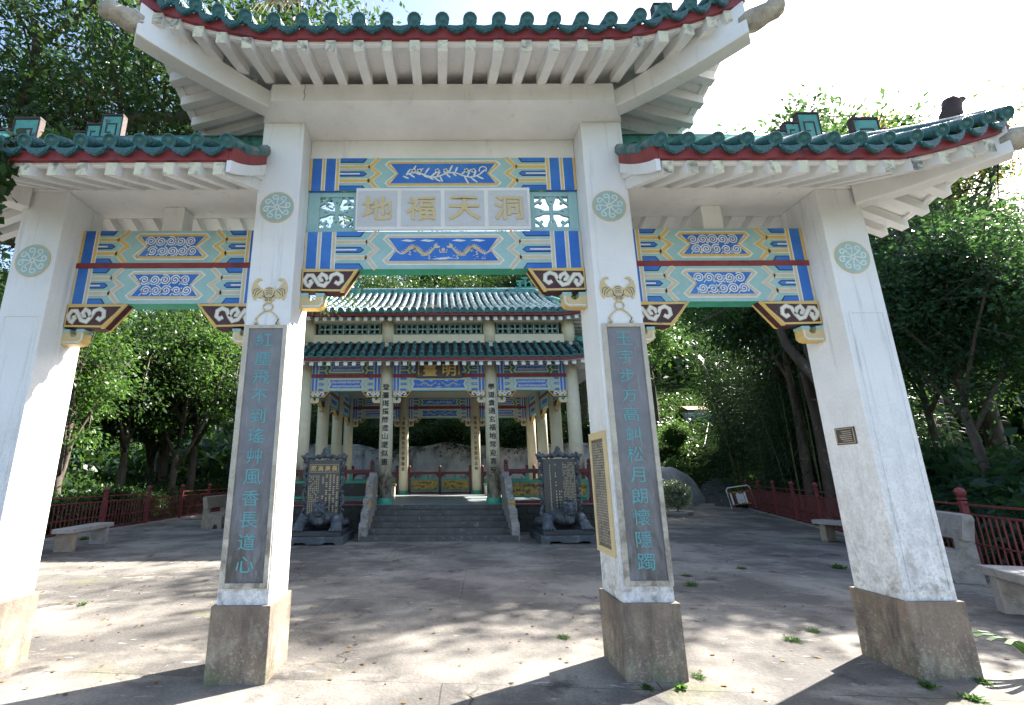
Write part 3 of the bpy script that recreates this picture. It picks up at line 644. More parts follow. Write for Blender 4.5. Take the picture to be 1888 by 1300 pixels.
    # rafters of the front and back eaves, one object each
    for x in raf:
        yr=ytouch
        if hipR and x>xout-(ytouch-yf)*1.9: yr=min(ytouch,yf+(xout-x)*(ytouch-yf)/(xout-yrb)+.04)
        if hipL and x<xin+(ytouch-yf)*1.9: yr=min(ytouch,yf+(x-xin)*(ytouch-yf)/(yrb*-1-xin)+.04)
        b=MB(); y0=yf-.012
        if yr-y0<.06: continue
        P=[]; N=4
        for i in range(N+1):
            y=y0+(yr+.02-y0)*i/N; z=zu(x,y); P.append((sx*x,y,z-.120,z+.006 if i else z-.0))
        b.beam(P,.045,'white'); b.box(sx*x-.0452,sx*x+.0452,y0-.004,y0+.001,P[0][2]-.001,P[0][3],'endgrain')
        o=part('rafter',b,roof,bevel=.004)
    b=MB()
    for x in raf:
        P=[]
        if (hipR and xout-x<.25) or (hipL and x-xin<.25): continue
        for i in range(4):
            y=yb-.03-(yb-(.54 if not hipL else .83)-.04)*i/3; z=zu(x,y); P.append((sx*x,y,z-.112,z-.004))
        b.beam(P,.045,'white')
    part('back_rafters',b,roof,kind='stuff')
    for on,c,sg in ((hipR,xout,-1),(hipL,xin,1)):
        if not on: continue
        y=yf+.33
        while y<yb-.25:
            yy=y; reach=min(.88,yy-yf,yb-yy)+.02
            P=[]
            for i in range(4):
                x=c+sg*(.03+(reach-.03)*i/3); z=zu(x,yy); P.append((sx*x,yy,z-.112,z-.004))
            b=MB(); b.beam(P,.045,'white'); part('side_rafter',b,roof,bevel=.004); y+=.235
    return roof,zt,zu
capsM=[-2.62,-2.45,-2.23,-2.015,-1.78,-1.51]+[-1.26+.2515*i for i in range(11)]+[1.51,1.78,2.01,2.25,2.47,2.64]
rafM=[c+.02 for c in capsM[:6]]+[c for c in capsM[6:17]]+[c-.02 for c in capsM[17:]]
roofM,ztM,zuM=gate_roof('upper_roof',1,-2.79,2.79,-.875,1.395,5.505,.42,.32,.27,1.3,1.5,5.398,.315,True,True,-.31,1.78,capsM,rafM,'tall hipped central roof with upturned corners','')
capsS=[1.865,2.11,2.36,2.61,2.857,3.105,3.35,3.595,3.835,4.08,4.32,4.54,4.755,4.93]
rafS=[1.93,2.14]+[2.36+.246*i for i in range(8)]+[4.33,4.56,4.76]
sideR=gate_roof('side_roof',1,1.86,4.975,-.765,1.285,4.335,.52,.2,.27,1.0,1.2,4.225,.455,False,True,-.02,4.30,capsS,rafS,'right side roof with one upturned corner','')
sideL=gate_roof('side_roof',-1,1.86,4.975,-.765,1.285,4.335,.52,.2,.27,1.0,1.2,4.225,.455,False,True,-.02,4.30,capsS,rafS,'left side roof with weeds growing on it','')
# hip rafters with weathered carved ends
def hip(parent,sx,p0,p1,zb0,zb1,zt0,zt1,hw,flip=1):
    P=[]; N=10
    for i in range(N+1):
        t=i/N; P.append((sx*(p0[0]+(p1[0]-p0[0])*t),p0[1]+(p1[1]-p0[1])*t,zb0+(zb1-zb0)*t**1.9,zt0+(zt1-zt0)*t**1.5))
    b=MB(); b.beam(P,hw,'white'); o=part('hip_rafter',b,parent,bevel=.01)
    d=Vector((P[-1][0]-P[-2][0],P[-1][1]-P[-2][1],.05)).normalized(); e=Vector((P[-1][0],P[-1][1],(zb1*.45+zt1*.55)))
    d.z=0; path=[e-d*.06+Vector((0,0,-.03)),e+d*.04+Vector((0,0,-.02)),e+d*.10+Vector((0,0,-.02)),e+d*.17+Vector((0,0,-.015)),e+d*.23+Vector((0,0,-.01)),e+d*.28,e+d*.30+Vector((0,0,.01))]
    b=MB(); b.tube(path,[.095,.10,.09,.085,.09,.07,.03],'carved',14)
    r=random.Random(3)
    for i in range(len(b.v)): v=Vector(b.v[i]); s=.013; b.v[i]=(v.x+r.uniform(-s,s),v.y+r.uniform(-s,s),v.z+r.uniform(-s,s)*1.3)
    part('carved_end',b,o,smooth=True)
for s in (-1,1):
    for ys in (0,1):
        yy=lambda y:(y if not ys else .52-y)
        hip(roofM,s,(1.80,yy(-.13)),(2.775,yy(-.885)),5.275,5.42,5.475,5.77,.085)
        hip(sideR[0] if s>0 else sideL[0],s,(4.235,yy(.02)),(4.985,yy(-.745)),4.25,4.29,4.50,4.60,.085)
# ridge ornaments: stepped frets
def fret(parent,x,y,z,sc,fl=1,solid=True):
    b=MB(); X=lambda u:x+fl*u*sc
    def bx(u0,u1,v0,v1,k,t): b.box(min(X(u0),X(u1)),max(X(u0),X(u1)),y-t,y+t,z+v0*sc,z+v1*sc,k)
    for (u0,u1,v0,v1) in ((-.52,-.25,0,.36),(-.25,.06,0,.56),(.06,.52,0,.80)):
        bx(u0,u1-.002,v0,v1,'orn',.03); bx(u0-.01,u1+.008,v1+.001,v1+.05,'ornrim',.042); bx(u0-.012,u0+.022,v0,v1-.001,'ornrim',.038)
    bx(.50,.535,0,.799,'ornrim',.038)
    for (u0,u1,v0,v1) in ((-.16,-.04,.16,.20),(-.16,-.13,.2,.42),(-.13,-.04,.38,.42),(.16,.42,.18,.22),(.38,.42,.22,.62),(.16,.38,.58,.62),(.16,.20,.36,.58),(.2,.30,.36,.40),(-.42,-.33,.12,.16),(-.36,-.33,.16,.28)): bx(u0,u1,v0,v1,'ornrim',.034)
    return part('ridge_ornament',b,parent,bevel=.006)
zr=5.135
fret(sideR[0],3.98,.26,zr+.0,.52,1); fret(sideR[0],5.0-.05,.26,4.98,.62,-1); fret(sideL[0],-3.86,.26,zr+.02,.5,1); fret(sideL[0],-4.85,.26,5.02,.62,1)
fret(roofM,2.40,-.42,5.98,.42,-1)
b=MB(); b.tube([(5.0,-.35,4.93),(5.01,-.36,5.02),(5.03,-.37,5.10),(5.05,-.38,5.17),(5.06,-.39,5.21)],[.075,.085,.07,.085,.04],'ornrim',10); b.tube([(5.06,-.38,5.15),(5.13,-.41,5.19)],[.05,.03],'ornrim',7)
for i in range(len(b.v)): v=b.v[i]; b.v[i]=tuple(c+random.uniform(-.012,.012) for c in v)
part('ridge_beast',b,sideR[0],smooth=True)

# ================================================================== GROUND AND TERRAIN
def hz(x,y):
    # height of the hillside round the level court
    h=-.12
    if x<-11.2: h-=min(3.5,(-11.2-x)*.42)
    xr=8.9+(y-4.07)*.376+.6
    if y>-6 and x>xr+.4: h+=-.5*min(1,(x-xr-.4)/3)+.10*max(0,x-xr-3.5)
    if y>23.6: 
        k=y-23.6; h+= max(0,min(1,(x+10)/6))*(min(k,3)*.9+.42*max(0,k-3)) if x<30 else k*.4
    if y>26 and x<-9: h+=.10*(y-26)
    return min(h,26)
nx,ny=110,100; xs=[-75+150*i/nx for i in range(nx+1)]; ys=[-30+150*j/ny for j in range(ny+1)]
from mathutils import noise as mn
V=[(x,y,hz(x,y)+(.25*mn.noise((x*.3,y*.3,0)) if (x<-12 or y>25 or x>16) else 0)) for x in xs for y in ys]
me=bpy.data.meshes.new('hillside'); me.from_pydata(V,[],[(i*(ny+1)+j,(i+1)*(ny+1)+j,(i+1)*(ny+1)+j+1,i*(ny+1)+j+1) for i in range(nx) for j in range(ny)])
me.materials.append(G['soil']); me.polygons.foreach_set('use_smooth',[True]*len(me.polygons)); put('hillside',me,kind='structure')
court=[(-11.0,-14),(4.5,-14),(8.95,3.9),(15.1,20.4),(14.3,22.2),(9.5,23.4),(-11.0,23.4)]
b=MB(); b.prism(court,'z',-.25,0,'concrete'); part('courtyard',b,None,kind='structure')
# ridge far off, seen under the trees on the left
b=MB(); N=30; b.add([(-260+i*14,170+20*math.sin(i),-12) for i in range(N)]+[(-260+i*14,200+20*math.sin(i),22+9*math.sin(i*.7)+5*math.sin(i*1.9)) for i in range(N)]+[(-260+i*14,260,14) for i in range(N)],[(r*N+i,r*N+i+1,(r+1)*N+i+1,(r+1)*N+i) for r in range(2) for i in range(N-1)],'soil')
part('hills',b,None,kind='structure',smooth=True)
b=MB(); b.add([(-900,-900,-13),(900,-900,-13),(900,900,-13),(-900,900,-13)],[(0,1,2,3)],'soil'); part('ground',b,None,kind='structure')

# ================================================================== PAVILION
CX=-.09; FZ=.78
pav=thing('pavilion','open pavilion with two tiers of green tiled eaves and cream columns','pavilion',(CX,15.1,0))
XO,XI=4.36,1.70; YS=[11.25,13.8,16.35,18.9]
b=MB(); b.box(CX-5.15,CX+5.15,10.62,19.6,-.05,FZ-.035,'dark'); part('podium',b,pav)
b=MB(); b.box(CX-5.2,CX+5.2,10.58,19.65,FZ-.033,FZ-.002,'red'); part('podium_edge',b,pav,bevel=.006)
b=MB(); b.box(CX-4.7,CX+4.7,10.60,19.3,FZ-.0018,FZ,'ledge'); part('tiled_floor',b,pav)
# rough stones of the podium front
pm=MB(); pm.box(-.5,.5,-.03,.02,-.5,.5,'dark'); STN=pm.mesh('stone')
for s in (-1,1):
    for r in range(4):
        x=2.16+ (.0 if r%2 else .21)
        while x<5.05:
            wd=min(.42,5.1-x)
            put('stone',STN,pav,Tr((CX+s*(x+wd/2),10.61,.09+r*.17))@Matrix.Diagonal((wd*.95,random.uniform(.6,1.5),.155,1))); x+=wd
# steps and scrolled side stones
for k in range(6):
    y=8.60+.385*k; b=MB(); b.box(CX-(1.93 if k else 2.02),CX+(1.93 if k else 2.02),y,10.60,.13*k-(.06 if k==0 else 0)+.001,.13*(k+1),'step'); part('step',b,pav,bevel=.012)
for s in (-1,1):
    xs_=CX+s*1.95
    prof=[(8.62,0),(8.62,.33),(8.72,.42),(8.86,.43),(8.92,.52),(8.90,.66),(9.02,.78),(9.2,.78),(9.28,.86),(9.27,.98),(9.38,1.07),(9.55,1.08),(9.62,1.2),(9.66,1.45),(9.8,1.66),(10.0,1.76),(10.25,1.78),(10.3,1.95),(10.56,1.95),(10.56,0)]
    prof=[(8.62,0),(8.62,.36),(8.70,.45),(8.84,.44),(8.90,.50),(8.88,.66),(8.98,.76),(9.14,.74),(9.22,.80),(9.2,.93),(9.32,1.03),(9.5,1.02),(9.6,1.1),(9.62,1.28),(9.78,1.48),(10.0,1.58),(10.2,1.58),(10.24,1.70),(10.50,1.72),(10.56,1.6),(10.56,0)]
    b=MB(); b.prism(prof,'x',xs_-.10,xs_+.10,'drum'); part('stair_side_stone',b,pav,bevel=.02)
# columns
COLS=[(sx*xx,y,xx) for y in YS for xx in (XI,XO) for sx in (-1,1) if not (xx==XI and y in YS[1:3])]
for (x,y,xx) in COLS:
    b=MB(); b.lathe([(.215,FZ+.17),(.215,5.9)],(CX+x,y),'sooty' if (y==YS[0]) else 'cream',22); c=part('column',b,pav,smooth=False)
    c.data.polygons.foreach_set('use_smooth',[len(p.vertices)==4 for p in c.data.polygons])
    b=MB(); b.lathe([(.25,FZ),(.25,FZ+.10),(.235,FZ+.17)],(CX+x,y),'green',22); part('column_base',b,c)
    if xx==XI:
        front=y==YS[0]
        t=('登臺堪攬勝遠山還似畫' if x<0 else '學道貴通玄福地常迎喜氣') if front else ('仙臺館地風香攀步登臨此' if x<0 else '館臨神山攀步登臨初此神')
        rad=.2165; n=len(t)
        for k,chh in enumerate(t):
            zc=(4.40-k*.262) if front else (4.28-k*.235)
            char(chh,'ink' if front else 'redink',c,(CX+x-.01,y-rad-.003,zc),.21 if front else .15,.20 if front else .17,.25)
        b=MB(); sgn=-1 if x<0 else 1
        for k in range(44 if front else 20):      # small side column of signature characters
            a=sgn*.62; zc=(4.1 if front else 3.6)-k*.052; cxx,cyy=CX+x+math.sin(a)*(rad+.002),y-math.cos(a)*(rad+.002); wv=random.uniform(.012,.02)
            if k%11==10: continue
            tx,ty=math.cos(a),math.sin(a)
            for q in range(3):
                z0=zc+q*.012; w1=wv*random.uniform(.5,1.1)
                b.add([(cxx-tx*w1,cyy-ty*w1,z0),(cxx+tx*w1,cyy+ty*w1,z0+.002),(cxx+tx*w1,cyy+ty*w1,z0+.008),(cxx-tx*w1,cyy-ty*w1,z0+.006)],[(0,1,2,3)],'ink' if front else 'redink')
        part('signature_strokes',b,c,kind='stuff')
# painted beams between columns, front and back rows
def beam_set(xa,xb,y,c1,c2,bands,deep):
    painted_beam(pav,xa,xb,4.85,5.25,y-.11,y+.11,c1,bands=bands,lw=.72,lay=.003,deep=True,gold='palegold')
    painted_beam(pav,xa,xb,4.292,4.722,y-.12,y+.11,c2,bands=bands,lw=.72,lay=.003,deep=deep,gold='palegold')
    b=MB(); b.box(xa,xb,y-.125,y+.09,4.724,4.848,'red'); part('red_strip',b,pav)
for y in (YS[0],YS[3]):
    for (xa,xb,c1,c2) in ((-XO+.2,-XI-.2,'spiral','spiral'),(-XI+.2,XI-.2,'plant','dragon'),(XI+.2,XO-.2,'spiral','spiral')):
        beam_set(CX+xa,CX+xb,y,c1,c2,2,False)
    for s in (-1,1):
        for xw,sx in ((CX+s*(XO-.2),-s),(CX+s*(XI+.2),s),(CX+s*(XI-.2),-s)):
            bracket(pav,xw,sx,4.285,.62,.42,.20,y-.13,y+.07,lw=1.1,lay=.003,corb=(.27,.17))
# side beams along the rows of outer columns
for s in (-1,1):
    for ya,yb in zip(YS[:-1],YS[1:]):
        for (z0,z1,k) in ((4.85,5.25,'mint'),(4.292,4.722,'mint'),(4.724,4.848,'red')):
            b=MB(); b.box(CX+s*XO-.10,CX+s*XO+.10,ya+.2,yb-.2,z0,z1,k)
            if k=='mint':
                for i in range(2):
                    yc=[ya+.36,yb-.36][i]; b.box(CX+s*XO-.104,CX+s*XO+.104,yc-.10,yc+.10,z0+.003,z1-.003,'blue')
                ym=(ya+yb)/2; b.box(CX+s*XO-.104,CX+s*XO+.104,ym-.5,ym+.5,z0+.09,z1-.09,'line'); b.box(CX+s*XO-.107,CX+s*XO+.107,ym-.46,ym+.46,z0+.12,z1-.12,'blue')
                for q in (-.85,.85): b.box(CX+s*XO-.104,CX+s*XO+.104,ym+q-.02,ym+q+.02,z0+.003,z1-.003,'palegold')
            part('side_beam',b,pav)
        for yw,sy in ((ya+.2,1),(yb-.2,-1)):
            b=MB(); xx=CX+s*XO
            b.prism([(yw,4.285),(yw+sy*.6,4.285),(yw+sy*.4,4.09),(yw,4.09)],'x',xx-.08,xx+.08,'maroon','gold'); b.box(xx-.05,xx+.05,min(yw,yw+sy*.24),max(yw,yw+sy*.24),3.93,4.085,'palegold'); part('corbel_bracket',b,pav)
# name board
b=MB(); b.box(CX-.75,CX+.75,YS[0]-.24,YS[0]-.14,4.70,5.35,'bronze'); nb=part('name_board',b,pav,bevel=.01,label='dark name board with two gold characters')
for k,c in enumerate('臺明'): char(c,'gold',nb,(CX-.29+.62*k,YS[0]-.242,4.95),.46,.40,.6)
b=MB()
for s in (-1,1):
    for q in range(9): b.box(CX+s*.66-.02,CX+s*.66+.02,YS[0]-.2425,YS[0]-.239,4.80+q*.055,4.835+q*.055,'gold')
part('small_gold_characters',b,nb,kind='stuff')
b=MB(); b.box(CX-XO,CX+XO,YS[0]-.05,YS[3]+.05,5.255,5.33,'ceil'); part('ceiling',b,pav)
# upper storey wall band with lattice windows
YW=YS[0]
for (y0,y1,fx0,fx1) in ((YW-.16,YW+.10,-XO,XO),):
    b=MB(); b.box(CX+fx0-.15,CX+fx1+.15,y0+.03,y1,5.90,6.19,'cream'); b.box(CX+fx0-.15,CX+fx1+.15,y0+.03,y1,6.62,6.90,'cream'); part('upper_wall',b,pav)
for s in (-1,1):
    b=MB(); b.box(min(CX+s*XO-.12,CX+s*XO+.12),max(CX+s*XO-.12,CX+s*XO+.12),YW+.1,YS[3],5.6,6.9,'cream'); part('upper_side_wall',b,pav)
b=MB(); b.box(CX-XO,CX+XO,YS[3]-.1,YS[3]+.1,5.6,6.9,'cream'); part('upper_back_wall',b,pav)
b=MB(); b.box(CX-XO,CX+XO,YW+.6,YS[3]-.2,6.905,6.95,'ceil'); part('upper_ceiling',b,pav)
for x in (-XO,-XI,XI,XO):
    b=MB(); b.lathe([(.215,5.905),(.215,6.75)],(CX+x,YW-.02),'cream',20); c=part('upper_column',b,pav); c.data.polygons.foreach_set('use_smooth',[len(p.vertices)==4 for p in c.data.polygons])
pm=MB(); s_=.205
for (a,b2,c,d) in ((-s_,s_,-s_,-s_+.02),(-s_,s_,s_-.02,s_),(-s_,-s_+.02,-s_+.02,s_-.02),(s_-.02,s_,-s_+.02,s_-.02),(-.012,.012,-s_+.02,s_-.02),(-s_+.02,-.012,-.012,.012),(.012,s_-.02,-.012,.012)): pm.box(a,b2,-.02,.02,c,d,'mint')
for k in range(4):
    a=k*PI/2+PI/4; ca,sa=math.cos(a),math.sin(a)
    for sg in (-1,1):
        pts=[(.02,0),(.07,sg*.055),(.14,sg*.075),(.19,sg*.04),(.20,0)]
        pts=[(u*ca-v*sa,u*sa+v*ca) for u,v in pts]
        for q0,q1 in zip(pts[:-1],pts[1:]):
            d=Vector((q1[0]-q0[0],q1[1]-q0[1])).normalized(); n=Vector((-d.y,d.x))*.008
            pm.prism([(q0[0]+n.x,q0[1]+n.y),(q1[0]+n.x,q1[1]+n.y),(q1[0]-n.x,q1[1]-n.y),(q0[0]-n.x,q0[1]-n.y)],'y',-.014+.002*sg,.014+.002*sg,'mint')
LAT=pm.mesh('lattice_window')
for (xa,xb,n) in ((-XO+.32,-XI-.25,5),(-XI+.25,XI-.25,8),(XI+.25,XO-.32,5)):
    wd=(xb-xa)/n
    for i in range(n): put('lattice_window',LAT,pav,Tr((CX+xa+wd*(i+.5),YW-.02,6.405))@Matrix.Diagonal((wd/.412,1,1.03,1)))
# tiled roofs
pm=MB(); pm.tube([(0,0,0),(0,.35,.0)],[.085,.078],'tile',12); pm.lathe([(.084,0),(.092,.006),(.092,.025),(.07,.03),(.066,.02),(.02,.024)],(0,0),'tile',12)
for i in range(len(pm.v)-72,len(pm.v)): x,y,z=pm.v[i]; pm.v[i]=(x,-z,y)
PCAP=pm.mesh('cap_tile',True)
def pav_roof(name,yf,yb,xe,z0,slope,curve,dmax,rise_u,rise_k,mk,label,ridge_half=None,zr_bot=-.17):
    roof=put(name,None,pav,Tr((CX,15.1,z0))); roof['label']=label; roof.empty_display_size=.2
    ym=(yf+yb)/2
    def rise(x,y):
        dx=xe-abs(x-CX); dy=min(y-yf,yb-y); return rise_k*max(0,rise_u-max(dx,dy,0))**1.6
    def dd(x,y):
        kx=1.0 if ridge_half is None else (ym-yf)/(xe-ridge_half)
        return max(0,min(y-yf,yb-y,(xe-abs(x-CX))*kx,dmax))
    zt=lambda x,y:(lambda d:z0+slope*d+curve*d*d+rise(x,y))(dd(x,y))
    nx,ny=60,44; xs=[CX-xe+2*xe*i/nx for i in range(nx+1)]; ys=[yf+(yb-yf)*j/ny for j in range(ny+1)]
    b=MB(); n1=ny+1; vt=[(x,y,zt(x,y)) for x in xs for y in ys]; vb=[(x,y,z-.16) for x,y,z in vt]; N=len(vt)
    f=[];fb=[]
    for i in range(nx):
        for j in range(ny):
            mx=(xs[i]+xs[i+1])/2; my=(ys[j]+ys[j+1])/2
            if ridge_half is None and min(my-yf,yb-my,xe-abs(mx-CX))>dmax+.06: continue
            q=(i*n1+j,(i+1)*n1+j,(i+1)*n1+j+1,i*n1+j+1); f.append(q); fb.append(tuple(N+a for a in q[::-1]))
    b.add(vt+vb,f,'trough'); b.f+=fb; b.m+=[b.mi('white')]*len(fb); part('roof_deck',b,roof)
    b=MB(); b2=MB()
    for yy,o in ((yf,1),(yb,-1)):
        b.beam([(CX-xe+2*xe*i/40,yy+o*.01,zt(CX-xe+2*xe*i/40,yy)-.12,zt(CX-xe+2*xe*i/40,yy)+.02) for i in range(41)],.02,'red')
    for s in (-1,1): b.beam([(CX+s*(xe-.03),yf+.05+(yb-yf-.1)*i/40,zt(CX+s*xe,yf+.05+(yb-yf-.1)*i/40)-.12,zt(CX+s*xe,yf+.05+(yb-yf-.1)*i/40)+.02) for i in range(41)],.02,'red')
    part('fascia_board',b,roof)
    # rows of the front slope: one object per row, with its end tile
    n=int(round(2*xe/.264)); step=2*xe/n
    for i in range(n):
        x=CX-xe+step*(i+.5); dx=xe-abs(x-CX); lim=min(dmax,dx if ridge_half is None else (ym-yf)*min(1,dx/(xe-ridge_half)))
        b=MB(); m=max(1,int(lim/.33))
        ys_=[yf+.06+(lim-.06)*k/m for k in range(m+1)] if lim>.2 else []
        for a,c in zip(ys_[:-1],ys_[1:]):
            j=random.uniform(-.008,.008); b.tube([(x+j,a,zt(x,a)+.06),(x+j,c+.03,zt(x,c)+.06)],[.082,.068],mk,9,True)
        if ys_: part('tile_row',b,roof,smooth=True)
        put('cap_tile',PCAP,roof,Tr((x,yf-.05,zt(x,yf)+.055))@Matrix.Rotation(math.atan(slope),4,'X'))
        if i<n-1: put('drip_tile',DRIP,roof,Tr((x+step/2,yf-.04,zt(x+step/2,yf)+.0))@Matrix.Rotation(.1,4,'X')@Matrix.Rotation(random.uniform(-.05,.05),4,'Y')@Matrix.Diagonal((1.05,1,1.1,1)))
        b=MB(); z=zt(x,yf)-.14; L_=.95; b.beam([(x,yf+.06,z-.13,z),(x,yf+.06+L_,z-.13+slope*L_,z+slope*L_)],.06,'white'); part('rafter',b,roof)
    b=MB()
    k=yf+.3
    while k<yb-.2:
        for s in (-1,1):
            lim=min(dmax if ridge_half is None else xe-ridge_half,(k-yf),(yb-k)) if ridge_half is None else (xe-ridge_half)*min(1,min(k-yf,yb-k)/(ym-yf))
            m=max(1,int(lim/.7)); P=[(CX+s*(xe+.03-(lim)*q/m),k,zt(CX+s*(xe-lim*q/m),k)+.06) for q in range(m+1)]
            if lim>.15: b.tube(P,.078,mk,8)
            z=zt(CX+s*xe,k)-.14; b.box(min(CX+s*(xe-1),CX+s*(xe-.06)),max(CX+s*(xe-1),CX+s*(xe-.06)),k-.06,k+.06,z-.10,z+.02,'white')
        k+=.264
    for i in range(n):
        x=CX-xe+step*(i+.5); dx=xe-abs(x-CX); lim=min(dmax,dx if ridge_half is None else (ym-yf)*min(1,dx/(xe-ridge_half)))
        if lim>.2: b.tube([(x,yb+.03,zt(x,yb)+.06),(x,yb-lim*.5,zt(x,yb-lim*.5)+.06),(x,yb-lim,zt(x,yb-lim)+.06)],.078,mk,8)
    part('side_and_back_tiles',b,roof,smooth=True,kind='stuff')
    # hip ridges
    b=MB()
    for s in (-1,1):
        for fb_ in (0,1):
            P=[]
            for q in range(11):
                t=q/10
                if ridge_half is None: x=CX+s*(xe-dmax*t); y=yf+dmax*t
                else: x=CX+s*(xe-(xe-ridge_half)*t); y=yf+(ym-yf)*t
                z=zt(x,y)+.10; P.append((x,y if not fb_ else yb+yf-y,z))
            b.tube(P,.12,'orn',9)
            e=Vector(P[0]); d=(Vector(P[0])-Vector(P[1])).normalized(); b.tube([e,e+d*.2+Vector((0,0,.06)),e+d*.42+Vector((0,0,.2))],[.10,.08,.03],'orn',8)
    if ridge_half is not None:
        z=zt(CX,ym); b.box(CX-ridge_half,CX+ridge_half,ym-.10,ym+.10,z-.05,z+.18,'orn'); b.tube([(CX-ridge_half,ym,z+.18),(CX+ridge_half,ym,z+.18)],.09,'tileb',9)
    part('ridge',b,roof,smooth=False)
    return roof,zt
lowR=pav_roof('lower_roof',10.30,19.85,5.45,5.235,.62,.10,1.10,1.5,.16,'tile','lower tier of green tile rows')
upR=pav_roof('upper_roof',10.50,19.70,5.42,6.77,.36,.035,9,1.5,.16,'tileb','upper tier of weathered tile rows with sun glints painted in white',ridge_half=4.15)
zz=upR[1](CX,15.1)+.26
for s in (-1,1):
    b=MB()
    for k,(u,v0,v1) in enumerate(((0,0,.62),(.26,0,.5),(.5,.0,.34))):
        x=CX+s*(4.0-u); b.box(x-.03,x+.03,15.04,15.16,zz,zz+v1,'orn'); b.box(x-.15,x+.15,15.05,15.15,zz+v1-.05,zz+v1,'orn'); b.box(x-.12,x+.08,15.05,15.15,zz+v1*.45,zz+v1*.45+.05,'orn')
    b.box(min(CX+s*3.3,CX+s*4.1),max(CX+s*3.3,CX+s*4.1),15.06,15.14,zz-.02,zz+.05,'orn'); part('ridge_ornament',b,upR[0],kind=None)
# balustrades
def balus(xa,ya,xb,yb,n,cols,front=False):
    d=Vector((xb-xa,yb-ya,0)); L=d.length; d.normalize(); ang=math.atan2(d.y,d.x); M=Tr((xa,ya,FZ))@Matrix.Rotation(ang,4,'Z')
    root=put('balustrade',None,pav,M); root.empty_display_size=.1
    b=MB(); b.box(0,L,-.05,.05,.90,1.02,'dred'); b.box(0,L,-.04,.04,.02,.10,'dred'); part('top_rail',b,root,M=M,bevel=.01)
    b=MB()
    pos=[L*i/n for i in range(n+1)]
    for i in range(n):
        u0,u1=pos[i]+.06,pos[i+1]-.06
        b.box(u0,u1,-.035,.035,.62,.70,'dgreen'); b.box(u0,u1,-.035,.035,.18,.24,'dgreen'); b.box(u0,u0+.07,-.034,.034,.24,.62,'dgreen'); b.box(u1-.07,u1,-.034,.034,.24,.62,'dgreen'); um=(u0+u1)/2; b.box(um-.05,um+.05,-.03,.03,.70,.90,'dgreen')
        for sg,uu_ in ((1,u0),(-1,u1)): b.prism([(uu_,.90),(uu_,.72),(uu_+sg*.07,.82),(uu_+sg*.18,.90)],'y',-.03,.03,'dred')
    part('rail_frame',b,root,M=M)
    for i in range(n):
        u0,u1=pos[i]+.131,pos[i+1]-.131; q=MB(); q.box(u0,u1,-.02,.02,.241,.619,cols[i%len(cols)]); part('rail_panel',q,root,M=M)
    for i in range(n+1):
        q=MB(); u=pos[i]; q.box(u-.06,u+.06,-.06,.06,0,1.16,'dred'); q.lathe([(.03,1.16),(.065,1.2),(.07,1.25),(.04,1.3),(.01,1.32)],(u,0),'dred',10); part('rail_post',q,root,M=M,bevel=.008)
yr=10.95
for s in (-1,1):
    xa,xb=sorted((CX+s*2.05,CX+s*4.6)); balus(xa,yr-.12,xb,yr-.12,2,['mossp' if s<0 else 'yellow'])
    for ya,yb in zip(YS[:-1],YS[1:]): balus(CX+s*4.36,ya+.28,CX+s*4.36,yb-.28,1,['mossp','yellow'])
balus(CX-1.42,18.95,CX+1.42,18.95,2,['yellow'])
for s in (-1,1):
    xa,xb=sorted((CX+s*2.0,CX+s*4.08)); balus(xa,18.95,xb,18.95,1,['yellow'])
# seats inside along the rails
for s in (-1,1):
    b=MB(); xx=CX+s*2.25; b.box(xx-.35,xx+.35,17.0,17.5,FZ+.42,FZ+.50,'green' if s>0 else 'benchw')
    for q in (-.25,.25): b.box(xx+q-.06,xx+q+.06,17.05,17.45,FZ,FZ+.42,'cream')
    part('seat_block',b,pav,bevel=.01)

# ================================================================== STONE TABLETS CARRIED BY TORTOISES
def blob(name,balls,vox,k,extra=None):
    # one continuous carved body: overlapping balls fused into a single skin
    b=MB()
    for (x,y,z,rx,ry,rz_) in balls:
        n,mr=12,8; vs=[(x,y,z-rz_)]; 
        for i in range(1,mr):
            a=-PI/2+PI*i/mr
            for j in range(n): vs.append((x+rx*math.cos(a)*math.cos(2*PI*j/n),y+ry*math.cos(a)*math.sin(2*PI*j/n),z+rz_*math.sin(a)))
        vs.append((x,y,z+rz_)); fs=[(0,1+(j+1)%n,1+j) for j in range(n)]
        for i in range(mr-2):
            for j in range(n): fs.append((1+i*n+j,1+i*n+(j+1)%n,1+(i+1)*n+(j+1)%n,1+(i+1)*n+j))
        o=1+(mr-2)*n; fs+=[(o+j,o+(j+1)%n,len(vs)-1) for j in range(n)]; b.add(vs,fs,k)
    me=b.mesh(name); ob=bpy.data.objects.new('t',me); COL.objects.link(ob)
    r=ob.modifiers.new('r','REMESH'); r.mode='VOXEL'; r.voxel_size=vox; r.use_smooth_shade=True
    s=ob.modifiers.new('s','SMOOTH'); s.factor=.5; s.iterations=2
    bpy.context.view_layer.update(); dg=bpy.context.evaluated_depsgraph_get(); out=bpy.data.meshes.new_from_object(ob.evaluated_get(dg)); out.name=name
    if not out.materials: out.materials.append(G[k])
    bpy.data.objects.remove(ob); return out
